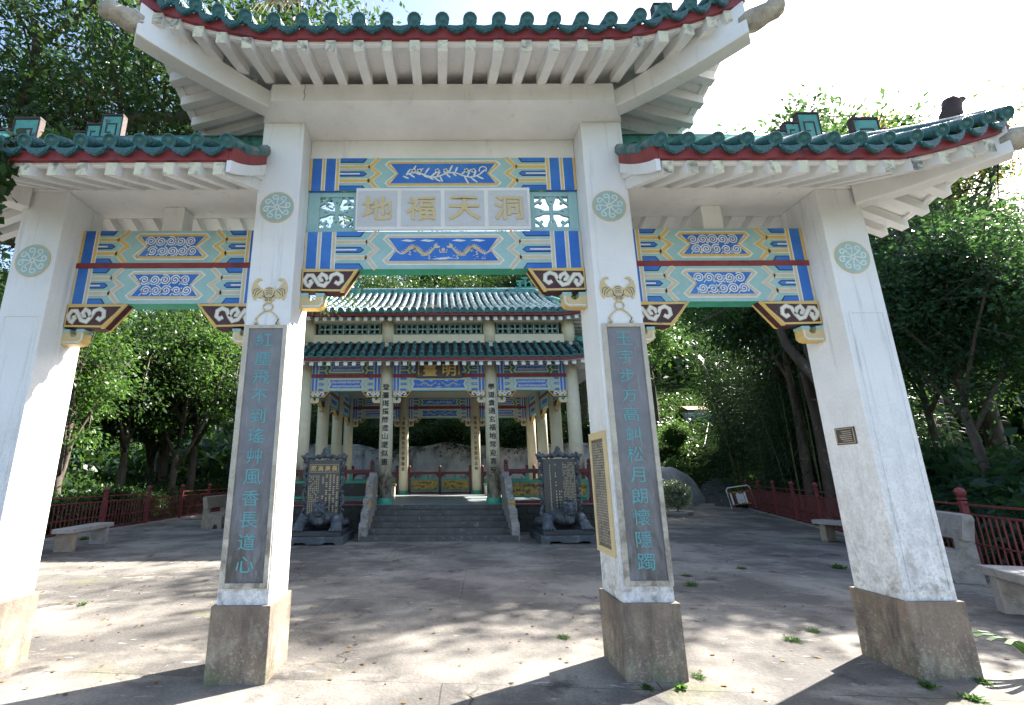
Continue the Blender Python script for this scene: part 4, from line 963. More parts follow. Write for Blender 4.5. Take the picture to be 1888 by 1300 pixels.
def body_balls(hx):
    B=[(0,.35,.42,.50,.55,.24),(0,-.02,.40,.30,.3,.20)]
    B+=[(hx,-.30,.50,.15,.16,.20),(hx,-.36,.66,.165,.19,.14),(hx,-.50,.62,.12,.12,.075),(hx,-.48,.53,.10,.10,.05),(hx,-.36,.36,.13,.13,.10)]
    for s in (-1,1):
        B+=[(hx+s*.075,-.50,.735,.045,.05,.04),(hx+s*.045,-.60,.655,.032,.035,.03),(hx+s*.13,-.34,.77,.05,.08,.05),(hx+s*.15,-.26,.69,.05,.10,.04),(hx+s*.12,-.44,.58,.04,.08,.03),(hx+s*.10,-.22,.80,.035,.12,.03)]
        B+=[(s*.42,-.12,.36,.17,.24,.17),(s*.46,-.32,.26,.15,.15,.12),(s*.47,-.42,.20,.16,.10,.075)]
        for q in range(4): B.append((s*.47+(q-1.5)*.085,-.52,.17,.034,.085,.05))
        B+=[(s*.45,.75,.24,.16,.22,.12)]
    B+=[(hx,-.25,.84,.06,.10,.03),(hx,-.44,.77,.05,.05,.03)]
    return [(x,y,z+.0,a,bb,c) for x,y,z,a,bb,c in B]
def tablet(x,y,label,hx,heading,seed):
    r=random.Random(seed); t=thing('stone_tablet',label,'tablet',(x,y,0),group='stone tablets on tortoises before the pavilion'); M=Tr((x,y,0)); MS=Tr((x,y,0))@Matrix.Diagonal((.89,1,1,1))
    b=MB(); b.prism([(-.70,.001),(-.52,.001),(-.47,.06),(-.25,.06),(-.18,.02),(.18,.02),(.25,.06),(.47,.06),(.52,.001),(.70,.001),(.70,.19),(-.70,.19)],'y',-.62,.95,'dstone')
    for q in range(13):
        u=-.62+q*.103; b.prism([(u-.035,.115),(u,.085),(u+.035,.115),(u,.155)],'y',-.632,-.618,'dstone')
    b.prism([(-.2,.10),(-.1,.045),(0,.03),(.1,.045),(.2,.10),(.1,.14),(-.1,.14)],'y',-.64,-.62,'dstone')
    part('carved_base',b,t,bevel=.008,M=M)
    b=MB(); b.box(-.62,.62,-.53,.86,.191,.31,'polish'); part('plinth_slab',b,t,bevel=.012,M=M)
    me=blob('tortoise',[(a,bb,c+.16,d,e,f) for a,bb,c,d,e,f in body_balls(hx)],.017,'dstone'); put('tortoise',me,t,M)
    b=MB(); b.box(-.475,.475,.05,.20,.42,2.02,'polish'); sl=part('inscribed_slab',b,t,bevel=.006,M=MS)
    # gold writing too small to read: columns of strokes
    b=MB(); yf=.0495
    def block(u0,u1,z0,z1,dx,dz,k,fill=.92):
        u=u1
        while u>u0:
            z=z1
            while z>z0:
                if r.random()<fill:
                    w_=dx*.36; h_=dz*.36
                    b.add([(u-w_*r.uniform(.6,1),yf,z-h_*.9),(u+w_*r.uniform(.6,1),yf,z-h_*.7),(u+w_*.9,yf,z-h_*.2),(u-w_*.8,yf,z-h_*.3)],[(0,1,2,3)],k); b.add([(u-w_*.4,yf,z),(u+w_*r.uniform(.2,1),yf,z+.0),(u+w_*.5,yf,z+h_*.7),(u-w_*.5,yf,z+h_*.6)],[(0,1,2,3)],k)
                z-=dz
            u-=dx
    if heading:
        block(-.44,-.15,.62,1.62,.055,.045,'palegold',.85); block(-.05,.40,.66,1.64,.105,.048,'palegold',.8)
    else:
        block(.08,.43,.60,1.92,.040,.040,'palegold'); block(-.30,-.28,.62,1.86,.06,.045,'palegold',.95); block(-.14,-.12,.75,1.88,.06,.075,'palegold',.7); block(-.06,.02,.62,1.2,.05,.07,'palegold',.8)
    part('gold_writing',b,sl,kind='stuff',M=MS)
    if heading:
        q=MB()
        for (a,bb,c,d) in ((-.42,.42,1.90,1.908),(-.42,.42,1.712,1.72),(-.42,-.412,1.72,1.90),(.412,.42,1.72,1.90)): q.box(a,bb,.046,.051,c,d,'palegold')
        part('heading_frame',q,sl,M=MS)
        for k,c in enumerate('照高庚長'): char(c,'gold',sl,(x-.27+k*.18,y+.0475,1.81),.14,.13,.2)
    # frame with coiling dragons
    B=[]
    for s in (-1,1):
        for q in range(34):
            z=.45+q*.05; a=q*.62+s; B.append((s*(.545+.045*math.sin(a)),.08-.05*math.cos(a),z,.05+.012*math.sin(q*2.1),.055,.045))
            if q%3==0: B.append((s*(.545-.05*math.sin(a)),.07,z+.02,.04,.05,.035))
        for q in range(6): B.append((s*(.56+.02*math.sin(q*2)),.1,2.02+q*.03,.075-.006*q,.08,.05)); 
        for q in range(7): B.append((s*(.5-q*.055),.1,2.10+.02*math.sin(q*1.7),.05,.07,.05+.01*(q%2)))
        B+=[(s*.60,.02,2.10,.07,.08,.06),(s*.66,.0,2.13,.04,.05,.03)]
    B+=[(0,.1,2.13,.2,.08,.06),(0,.1,2.19,.13,.075,.06),(0,.1,2.27,.085,.075,.085),(0,.1,2.35,.03,.03,.02)]+[(q*.05,.05,2.13+.03*math.cos(q*1.3),.04,.05,.035) for q in range(-4,5)]
    me=blob('dragon_frame',B,.016,'dstone'); put('dragon_frame',me,t,MS)
    return t
tablet(-3.10,8.62,'dark stone tablet with four gold heading characters on a tortoise, left of the steps',.02,True,1)
tablet(3.07,8.62,'dark stone tablet without a heading on a tortoise, right of the steps',.10,False,2)

# ================================================================== WALLS, STAIRS, BOULDER BEHIND
wl=thing('retaining_wall','stained grey retaining wall with plants hanging over it behind the pavilion','wall',(0,22.4,0))
b=MB(); N=36; pts=[(-7.5+i*.5,3.1+.12*math.sin(i*.5)+.08*math.sin(i*1.3)) for i in range(N)]
b.prism([(pts[0][0],-.2)]+[(pts[-1][0],-.2)]+pts[::-1],'y',22.3,22.75,'wall'); part('wall_face',b,wl,bevel=.05)
b=MB()
for i in range(N-1): b.beam([(pts[i][0],22.5,pts[i][1]-.02,pts[i][1]+.10),(pts[i+1][0],22.5,pts[i+1][1]-.02,pts[i+1][1]+.10)],.28,'wall')
part('coping',b,wl)
kb=MB(); kb.prism([(9.5,23.1),(14.2,21.9),(14.26,22.1),(9.56,23.32)],'z',-.05,.13,'bench'); tag(part('kerb',kb,None,bevel=.01),'low pale kerb at the foot of the hillside stairs','kerb')
# hillside stairs
st=thing('hillside_stairs','dark stone stairs climbing the wooded slope right of the boulder','stairs',(14.2,22.6,0))
d=Vector((.57,.82)).normalized(); pz=0
for k in range(24):
    rise_=.155 if k<9 else .19; p=Vector((14.35,22.15))+d*(.42*k+(1.2 if k>=9 else 0)); z1=pz+rise_
    q=Vector((d.y,-d.x)); hw=.85 if k<9 else .62; dep=.46 if k!=8 else 1.7
    c=[p-q*hw,p+q*hw,p+q*hw+d*dep,p-q*hw+d*dep]; b=MB(); b.prism([(a.x,a.y) for a in c],'z',z1-.55,z1,'step' if k<9 else 'bench'); part('step',b,st,bevel=.012); pz=z1
# pale landing walls, railing and a small red-roofed shrine at the head of the stairs
sh=thing('shrine','small pale shrine with an orange roof edge at the head of the hillside stairs','shrine',(21.5,35.2,6.0))
b=MB(); b.box(19.4,23.4,34.2,34.5,3.5,6.35,'wall'); part('wall_block',b,sh,bevel=.02); b=MB(); b.box(20.1,21.5,34.9,36.2,5.2,6.69,'wall'); part('shrine_body',b,sh,bevel=.02)
b=MB(); b.prism([(34.6,6.7),(35.5,7.1),(36.4,6.7)],'x',19.9,21.7,'yellow'); part('roof',b,sh)
rl=thing('railing','white railing beside the sunlit upper stairs','railing',(17.6,28.4,2.9))
for k in range(5):
    b=MB(); px_,py_=17.2+.62*k,27.7+.92*k; z=2.55+.45*k; b.tube([(px_,py_,z-.4),(px_,py_,z+.95)],.035,'pipe' if k%2 else 'iron',8); part('rail_post',b,rl)
b=MB(); b.tube([(17.2+.62*k,27.7+.92*k,3.5+.45*k) for k in range(5)],.035,'pipe',8); part('handrail',b,rl)
# boulder
b=MB(); n=26; vs=[];fs=[]
for i in range(n+1):
    for j in range(n):
        a=-PI/2+PI*i/n; t=2*PI*j/n; v=Vector((math.cos(a)*math.cos(t),math.cos(a)*math.sin(t),math.sin(a)))
        q=1+.22*mn.noise(v*1.3+Vector((3,1,2)))+.07*mn.noise(v*4); v=v*q; vs.append((12.1+v.x*1.85-(v.z*.25),23.0+v.y*1.2,.45+v.z*1.85))
for i in range(n):
    for j in range(n): fs.append((i*n+j,i*n+(j+1)%n,(i+1)*n+(j+1)%n,(i+1)*n+j))
b.add(vs,fs,'rock'); tag(part('boulder',b,None,smooth=True),'big smooth grey boulder beside the hillside stairs','boulder')

# ================================================================== FENCES
def fence(label,pts,hgt,npanel,ground=lambda x,y:0,kerb=True):
    t=thing('fence',label,'fence',(*pts[0],0)); P=[Vector(p) for p in pts]
    pb=MB(); pb.box(-.045,.045,-.045,.045,-.1,hgt+.06,'iron'); pb.lathe([(.03,hgt+.06),(.07,hgt+.08),(.07,hgt+.10),(.045,hgt+.12),(.078,hgt+.17),(.085,hgt+.215),(.06,hgt+.26),(.01,hgt+.285)],(0,0),'iron',12); POST=pb.mesh('fence_post')
    bb=MB(); bb.box(-.0105,.0105,-.0105,.0105,.10,hgt-.16,'iron'); BAR=bb.mesh('baluster')
    for A,B in zip(P[:-1],P[1:]):
        L=(B-A).length; d=(B-A).normalized(); ang=math.atan2(d.y,d.x); n=max(1,round(L/2.35)); R_=Matrix.Rotation(ang,4,'Z')
        for i in range(n+1):
            p=A+d*L*i/n; put('fence_post',POST,t,Tr((p.x,p.y,0))@R_)
        for i in range(n):
            a=A+d*(L*i/n+.06); e=A+d*(L*(i+1)/n-.06); l=(e-a).length
            for (z0,z1,hw,k) in ((hgt-.01,hgt+.02,.016,'iron'),(hgt-.17,hgt-.14,.015,'iron'),(.10,.13,.015,'iron'),(hgt*.42,hgt*.42+.022,.011,'iron')):
                q=MB(); q.beam([(a.x,a.y,z0,z1),(e.x,e.y,z0,z1)],hw,k); part('rail',q,t)
            m=int(l/.145)
            for j in range(m):
                p=a+d*l*(j+.5)/m; put('baluster',BAR,t,Tr((p.x,p.y,0))@R_@Matrix.Rotation(random.uniform(-.012,.012),4,'Y'))
    if kerb:
        q=MB(); q.beam([(p.x,p.y,-.1,.045) for p in P],.08,'bench'); part('kerb',q,t)
    return t
fence('dark red iron fence along the shaded left edge of the court',[(-10.55,2.2),(-10.45,22.8)],1.05,9)
fence('red iron fence along the right edge of the court',[(7.264,-.156),(14.626,19.67)],1.08,9)
bt=thing('barrier','white and red metal barrier leaning at the far end of the right fence','barrier',(14.35,19.9,0))
R0=Tr((14.2,19.4,0))@Matrix.Rotation(R(-38),4,'Z')@Matrix.Rotation(R(-9),4,'Y'); WMb=R0
for (nm,pth,k) in (('frame',[(-.5,0,0),(-.5,0,.95),(-.42,0,1.05),(.42,0,1.05),(.5,0,.95),(.5,0,0)],'pipe'),('rail',[(-.5,0,.8),(.5,0,.8)],'yellow'),('rail',[(-.5,0,.25),(.5,0,.25)],'yellow')):
    b=MB(); b.tube(pth,.028,k,8); part(nm,b,bt,M=R0)
for i in range(6): b=MB(); b.box(-.40+i*.145,-.33+i*.145,-.012,.012,.27,.79,'iron' if i%2 else 'pipe'); part('slat',b,bt,M=R0)
b=MB(); b.box(-.16,.16,-.02,-.013,.3,.72,'sign'); part('notice',b,bt,M=R0)
b=MB(); b.tube([(9.3,2.0,-.25),(10.2,4.2,-.28),(11.6,8.0,-.3)],.06,'pipe',8); tag(part('pipe',b,None,smooth=True),'white pipe lying on the ground beyond the right fence','pipe')

# ================================================================== BENCHES
def slab_bench(label,x,y,ang,L=1.75,k='bench'):
    t=thing('bench',label,'bench',(x,y,0),group='stone benches round the court',rz=ang); M=WM[t.name]
    b=MB(); b.box(-L/2,L/2,-.22,.22,.40,.50,k); part('seat',b,t,M=M,bevel=.012)
    for s in (-1,1): b=MB(); b.box(s*(L/2-.2)-.07,s*(L/2-.2)+.07,-.19,.19,0,.399,'benchw' if s<0 else k); part('leg',b,t,M=M,bevel=.01)
    return t
def back_bench(label,x,y,ang,L=1.7,k='bench'):
    t=thing('bench',label,'bench',(x,y,0),group='stone benches round the court',rz=ang); M=WM[t.name]
    b=MB(); b.box(-L/2+.14,L/2-.14,-.42,.02,.38,.47,k); part('seat',b,t,M=M,bevel=.012)
    for s in (-1,1):
        b=MB(); b.prism([(-.40,0),(-.30,0),(-.27,.12),(-.17,.12),(-.14,0),(.22,0),(.20,.72),(.15,.78),(.03,.78),(.02,.47),(-.40,.37)],'x',s*(L/2-.06)-.075,s*(L/2-.06)+.075,k); part('side_leg',b,t,M=M,bevel=.012)
    b=MB(); b.prism([(.02,.62),(.16,.60),(.22,.93),(.20,.985),(.14,1.0),(.09,.98)],'x',-L/2-.12,L/2+.12,k); part('backrest',b,t,M=M,bevel=.012)
    return t
slab_bench('plain grey slab bench in front of the left fence',-8.55,7.85,R(97))
slab_bench('sunlit slab bench whose end peeps out behind the far left pillar',-8.25,5.1,R(93))
back_bench('brownish bench with backrest half hidden by the left inner pillar',-7.6,12.9,R(95),k='benchw')
back_bench('granite bench with backrest behind the far right pillar',8.16,4.25,R(-112))
slab_bench('granite slab bench cut by the right edge of the photo',6.55,1.25,R(70),L=1.6)
slab_bench('slab bench close to the right fence, half hidden by the far right pillar',9.75,7.6,R(-66))

# ================================================================== TREES AND PLANTS
def tri_leaves(C,ln,wd,up=.35,dirs=None,droop=0.,seed=0):
    g=np.random.default_rng(seed); n=len(C)
    a=g.normal(size=(n,3)); 
    if dirs is not None: a=a*.7+dirs
    a[:,2]-=droop; a/=np.linalg.norm(a,axis=1,keepdims=True)
    nn=g.normal(size=(n,3)); nn[:,2]+=up*3; b=np.cross(nn,a); b/=np.linalg.norm(b,axis=1,keepdims=True)+1e-9
    nrm=np.cross(a,b); s=g.uniform(.65,1.25,(n,1)); l=ln*s; w_=wd*s
    v=np.empty((n,4,3)); v[:,0]=C; v[:,1]=C+a*l*.5+b*w_*.5+nrm*l*.05; v[:,2]=C+a*l-nrm*l*.08; v[:,3]=C+a*l*.5-b*w_*.5+nrm*l*.05
    return v.reshape(-1,3)
def leaf_mesh(name,groups):
    # groups: [(verts Nx4, material)]
    me=bpy.data.meshes.new(name); V=np.concatenate([g[0] for g in groups]); n=len(V)//4
    me.vertices.add(len(V)); me.vertices.foreach_set('co',V.astype(np.float32).ravel()); me.loops.add(n*4); me.polygons.add(n)
    me.loops.foreach_set('vertex_index',np.arange(n*4,dtype=np.int32)); me.polygons.foreach_set('loop_start',np.arange(0,n*4,4,dtype=np.int32)); me.polygons.foreach_set('loop_total',np.full(n,4,np.int32))
    mi=[]
    for i,g in enumerate(groups):
        if g[1] not in [m.name for m in me.materials]: me.materials.append(G[g[1]] if g[1] in G else g[1])
        mi+=[i]*(len(g[0])//4)
    me.polygons.foreach_set('material_index',np.array(mi,np.int32)); me.update(calc_edges=True); return me
def make_tree(H,rt,base,radii,nl,ncl,nleaf,rcl,ln,wd,leaf,seed,leaf2=None,frac2=.0,lean=(0,0),flat=.7,droop=.1,bark='bark',limbs=None,shell=.45,lowest=.38):
    g=np.random.default_rng(seed); r=random.Random(seed); b=MB()
    # trunk
    N=9; tp=[Vector((lean[0]*(i/N)**1.3+.12*math.sin(i*1.1+seed)*i/N,lean[1]*(i/N)**1.3+.12*math.cos(i*1.4+seed)*i/N,H*.82*i/N)) for i in range(N+1)]
    b.tube([tp[0]-Vector((0,0,.4))]+tp,[rt*1.35]+[rt*(1.15-.95*i/N) for i in range(N+1)],bark,9)
    at=lambda t:tp[min(N,int(t*N))].lerp(tp[min(N,int(t*N)+1)],t*N-int(t*N))
    cc=Vector(base); Cs=[]
    tips=[]
    for i in range(nl):
        t=lowest+(.98-lowest)*(i+.5*r.random())/nl; s=at(min(t,.999)); az=i*2.4+r.uniform(-.4,.4)
        el=.15+.9*((t-lowest)/(1-lowest))+r.uniform(-.15,.2)
        dirv=Vector((math.cos(az)*math.cos(el),math.sin(az)*math.cos(el),math.sin(el)))
        # reach the crown ellipsoid
        e=cc+Vector((dirv.x*radii[0],dirv.y*radii[1],dirv.z*radii[2]))*r.uniform(.55,.85)
        mid=s.lerp(e,.5)+Vector((r.uniform(-.1,.1),r.uniform(-.1,.1),-.06))*(e-s).length
        path=[s.lerp(mid,q*2).lerp(mid.lerp(e,max(0,q*2-1)),q) if q<.5 else (s.lerp(mid,1)).lerp(e,q*2-1) for q in [k/6 for k in range(7)]]
        path=[(1-q)**2*s+2*q*(1-q)*mid+q*q*e for q in [k/6 for k in range(7)]]
        r0=rt*(1.0-.75*t)*.7; b.tube(path,[max(.012,r0*(1-.8*k/6)) for k in range(7)],bark,6); tips.append(path)
    per=ncl//nl
    for path in tips:
        for k in range(per):
            q=r.uniform(.35,1.0); s=path[min(6,int(q*6))]
            dv=Vector(g.normal(size=3)); dv.normalize(); rad=r.uniform(shell,1.0)**.6
            tgt=cc+Vector((dv.x*radii[0],dv.y*radii[1],dv.z*radii[2]))*rad
            c=s.lerp(tgt,r.uniform(.25,.62)) if (tgt-s).length>1.2*max(radii)*.5 else s.lerp(tgt,.8)
            m=s.lerp(c,.55)+Vector((r.uniform(-.12,.12),r.uniform(-.12,.12),.06)); b.tube([s,m,c],[.022*rt/.2+.008,.014*rt/.2+.005,.006],bark,4); Cs.append((c,(c-s).normalized()))
    pts=[];dirs=[]
    for c,d in Cs:
        m=int(nleaf*r.uniform(.6,1.4)); sg=rcl*r.uniform(.6,1.3); p=g.normal(size=(m,3))*np.array([sg,sg,sg*flat])*.55+np.array(c); pts.append(p); dd_=(p-np.array(c))/sg+np.array(d)*.4; dirs.append(dd_)
    P=np.concatenate(pts); D=np.concatenate(dirs)
    tm=b.mesh('trunk',True)
    if leaf2:
        k=np.zeros(len(P),bool); st=0
        for q in pts:
            k[st:st+len(q)]=r.random()<frac2*1.2; st+=len(q)
        k&=g.random(len(P))<.8
        cm=leaf_mesh('crown',[(tri_leaves(P[~k],ln,wd,dirs=D[~k],droop=droop,seed=seed),leaf),(tri_leaves(P[k],ln*.8,wd,dirs=D[k],droop=droop+.8,seed=seed+1),leaf2)])
    else: cm=leaf_mesh('crown',[(tri_leaves(P,ln,wd,dirs=D,droop=droop,seed=seed),leaf)])
    return tm,cm
def tree_thing(name,label,cat,meshes,x,y,z=0,s=1.,rz=0,group=None):
    t=thing(name,label,cat,(0,0,0),group); M=Tr((x,y,z))@Matrix.Rotation(rz,4,'Z')@Matrix.Scale(s,4)
    t.matrix_basis=M; WM[t.name]=M
    for nm,me in zip(('trunk','crown'),meshes):
        o=bpy.data.objects.new(nm,me); COL.objects.link(o); o.parent=t; WM[o.name]=M
    return t
A1=make_tree(11,.19,(0,0,7.2),(4.0,4.0,3.9),16,200,170,.75,.17,.075,'leaf',11)
A2=make_tree(13,.24,(0,0,8.6),(3.4,3.4,4.6),16,170,150,.7,.19,.07,'leafb',12,droop=.35)
A3=make_tree(10,.12,(0,0,6.6),(3.3,3.3,3.5),14,180,160,.6,.15,.07,'leafg',13)
A4=make_tree(15,.24,(.5,0,11.5),(4.2,4.2,3.9),15,180,190,.62,.13,.058,'leafy',14,leaf2='flower',frac2=.36,flat=.6,lowest=.5)
A5=make_tree(9,.13,(0,0,6.2),(2.6,2.6,3.2),12,100,90,.6,.17,.075,'leafb',15,flat=.5,droop=.2,lowest=.25)
S1=make_tree(1.7,.05,(0,0,.85),(.95,.95,.75),10,110,85,.33,.13,.06,'leaf',16,lowest=.1)
S2=make_tree(1.5,.05,(0,0,.8),(.85,.85,.75),10,90,85,.30,.15,.07,'leafg',17,lowest=.1)
S3=make_tree(2.4,.05,(0,0,1.3),(1.1,1.1,1.2),10,110,80,.36,.17,.075,'leafb',18,lowest=.1)
def bamboo(seed):
    r=random.Random(seed); g=np.random.default_rng(seed); b=MB(); pts=[];dirs=[]
    for i in range(34):
        a=r.uniform(0,6.28); q=r.uniform(.1,1.3); x,y=q*math.cos(a),q*math.sin(a); h=r.uniform(5.5,9); lx,ly=math.cos(a)*h*.16*r.random(),math.sin(a)*h*.16*r.random()
        path=[(x+lx*t**2,y+ly*t**2,h*t*(1-.06*t)) for t in [k/7 for k in range(8)]]; b.tube(path,[.032*(1-.8*k/7) for k in range(8)],'culm',6)
        for k in range(9):
            t=r.uniform(.12,1); c=np.array([x+lx*t*t,y+ly*t*t,h*t]); m=60; p=g.normal(size=(m,3))*np.array([.5,.5,.32])+c; pts.append(p); dirs.append((p-c)*1.2)
    P=np.concatenate(pts); return b.mesh('culms',True),leaf_mesh('leaves',[(tri_leaves(P,.24,.032,dirs=np.concatenate(dirs),droop=.9,seed=seed),'leafd')])
B1=bamboo(21)
LB='tree in the wood behind the left fence'
def forest(name,cat,label,group,meshes,lst):
    first=None
    for (x,y,s) in lst:
        z=hz(x,y)-.1; rz=random.uniform(0,6.28)
        if first is None: first=tree_thing(name,label,cat,meshes,x,y,z,s,rz,group)
        else: copy_thing(first,Tr((x,y,z))@Matrix.Rotation(rz,4,'Z')@Matrix.Diagonal((s*random.uniform(.92,1.08),s*random.uniform(.92,1.08),s*random.uniform(.93,1.1),1)))
# left wood
def wood(name,cat,group,meshes,lst):
    first=None
    for (x,y,s,lab) in lst:
        z=hz(x,y)-.1; rz=random.uniform(0,6.28)
        if first is None: first=tree_thing(name,lab,cat,meshes,x,y,z,s,rz,group)
        else: copy_thing(first,Tr((x,y,z))@Matrix.Rotation(rz,4,'Z')@Matrix.Diagonal((s*random.uniform(.92,1.08),s*random.uniform(.92,1.08),s*random.uniform(.95,1.08),1)),lab)
far='dark tree deep in the wood behind the left fence'
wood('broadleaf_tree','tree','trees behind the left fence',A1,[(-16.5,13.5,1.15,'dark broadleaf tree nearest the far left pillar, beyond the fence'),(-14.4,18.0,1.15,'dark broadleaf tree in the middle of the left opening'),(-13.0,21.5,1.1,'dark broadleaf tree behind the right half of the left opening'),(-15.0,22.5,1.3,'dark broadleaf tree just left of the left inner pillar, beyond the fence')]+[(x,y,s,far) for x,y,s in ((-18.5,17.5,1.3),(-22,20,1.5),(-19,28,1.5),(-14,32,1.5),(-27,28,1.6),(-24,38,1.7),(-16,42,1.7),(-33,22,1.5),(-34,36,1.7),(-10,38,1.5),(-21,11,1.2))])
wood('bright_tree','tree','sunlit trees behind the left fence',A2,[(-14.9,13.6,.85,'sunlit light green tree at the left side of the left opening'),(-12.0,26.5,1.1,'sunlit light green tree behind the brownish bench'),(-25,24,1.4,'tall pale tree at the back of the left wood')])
wood('slender_tree','tree','slender trees behind the left fence',A5,[(-13.0,12.6,1.05,'slender airy tree behind the plain grey slab bench'),(-12.8,19.5,1.3,'slender airy tree with a bare stem in the left opening')])
# behind the pavilion
hill='dark evergreen on the slope behind the pavilion'
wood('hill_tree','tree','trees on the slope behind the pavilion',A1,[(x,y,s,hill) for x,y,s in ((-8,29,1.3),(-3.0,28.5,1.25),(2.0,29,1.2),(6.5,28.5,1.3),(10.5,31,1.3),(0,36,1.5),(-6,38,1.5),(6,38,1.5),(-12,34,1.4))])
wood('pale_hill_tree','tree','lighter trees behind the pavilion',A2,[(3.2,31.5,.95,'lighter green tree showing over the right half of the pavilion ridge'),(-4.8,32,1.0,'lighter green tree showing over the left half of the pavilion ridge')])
# right: slope seen through the right opening
sl_='sunlit yellow-green tree above the hillside stairs'
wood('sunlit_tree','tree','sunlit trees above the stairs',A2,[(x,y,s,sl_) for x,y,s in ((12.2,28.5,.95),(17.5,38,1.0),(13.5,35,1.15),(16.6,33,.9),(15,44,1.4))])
wood('stair_tree','tree','small trees beside the stairs',A5,[(11.4,26.0,1.0,'small bright tree left of the hillside stairs'),(21.0,27.5,1.0,'small bright tree right of the hillside stairs')])
wood('slope_tree','tree','dark trees far up the right slope',A1,[(x,y,s,'dark tree far up the slope behind the bamboo') for x,y,s in ((31,25,1.1),(24,48,1.4))])
bl='dark bamboo clump behind the far end of the right fence'
wood('bamboo_clump','bamboo','bamboo behind the right fence',B1,[(x,y,s,bl) for x,y,s in ((17.2,22.6,1.1),(16.2,18.4,1.05),(18,19.8,1.15),(19.6,22.8,1.2),(15.6,15.8,1.05),(19,26.5,1.2),(17.0,16.8,1.1),(20.5,19,1.3))])
# right: dark trees beyond the fence
wood('evergreen_tree','tree','dark trees beyond the right fence',A3,[(14.8,11.4,1.35,'tall dark evergreen standing behind the far right pillar'),(13.9,13.6,1.62,'tall dark evergreen hidden to its crown by the right beams'),(15.4,17.2,1.6,'tall dark evergreen behind the bamboo, under the right roof'),(12.9,7.4,.98,'dark evergreen right of the far right pillar, beyond the red fence'),(18.0,9.2,1.0,'dark evergreen at the right edge of the photo'),(16.4,15.2,1.85,'tall dark evergreen standing among the bamboo'),(14.4,15.2,1.7,'tall dark evergreen right behind the leaning trunk'),(17.6,13.0,1.25,'dark evergreen between the far right pillar and the blossoming trees'),(16.5,4.5,.85,'low dark evergreen behind the granite benches')])
wood('evergreen_broad_tree','tree','broad trees beyond the right fence',A1,[(20.5,11.4,1.0,'broad dark tree with a visible trunk in the right wood')])
wood('flowering_tree','tree','yellow flowering trees',A4,[(18.6,19.5,1.45,'pale tree with yellow blossom rising over the middle of the right roof'),(22.5,15.5,1.3,'pale tree with yellow blossom at the upturned right roof corner'),(25.5,20.5,1.55,'pale tree with yellow blossom farthest right behind the roof')])
# shrubs
def shrubs(name,label,group,meshes,lst,cat='shrub'): forest(name,cat,label,group,meshes,lst)
L_=[]
for i in range(17): L_.append((-11.7-random.random()*1.0,5+i*1.08,random.uniform(.9,1.25)))
for i in range(10): L_.append((-13.6-random.random()*1.5,6+i*1.9,random.uniform(1.5,2.1)))
shrubs('hedge_shrub','dark leafy shrub pressed against the left fence','shrubs along the left fence',S1,L_)
L_=[]
for i in range(16):
    t=i/15
    if t>.42: continue
    L_.append((9.9+5.6*t+random.uniform(.2,.9),3.2+16*t,random.uniform(.75,1.05)))
for i in range(12):
    t=i/11; L_.append((12.0+5.2*t+random.uniform(.0,.9),3.2+16*t,random.uniform(1.6,2.3)))
shrubs('fence_shrub','dark blue-green shrub beyond the right fence','shrubs beyond the right fence',S2,L_)
L_=[(x+random.uniform(-.3,.3),23.3+random.uniform(-.2,.5),random.uniform(.8,1.5)) for x in np.arange(-8,9.8,.72)]
first=None
for (x,y,s) in L_:
    zt_=2.75
    M=Tr((x,22.9+random.uniform(-.15,.5),zt_+random.uniform(-.5,.1)))@Matrix.Rotation(random.uniform(0,6),4,'Z')@Matrix.Scale(s,4)
    if first is None: first=tree_thing('wall_shrub','shrub spilling over the top of the retaining wall','shrub',S1,x,22.9,zt_-.2,s,0,'shrubs on top of the retaining wall')
    else: copy_thing(first,M)
shrubs('stair_shrub','bright shrub at the edge of the hillside stairs','bright shrubs beside the hillside stairs',S3,[(13.6,24.8,.7),(17.3,24.2,.6),(18.3,26.0,.8),(15.3,27.6,.8),(16.0,22.7,.45),(19.6,28,.8),(14.0,23.9,.45)])
SV=make_tree(1.35,.04,(0,0,.72),(.62,.62,.60),9,110,90,.2,.085,.04,'leafw',19,lowest=.1)
tree_thing('variegated_bush','round pale-leaved bush in front of the boulder','bush',SV,9.65,16.4,0,1.12)
b=MB(); b.lathe([(.55,0),(.6,.1),(.6,.16),(.5,.17)],(9.65,16.4),'bench',18); tag(part('planter_ring',b,None),'low stone ring round the pale-leaved bush','planter')

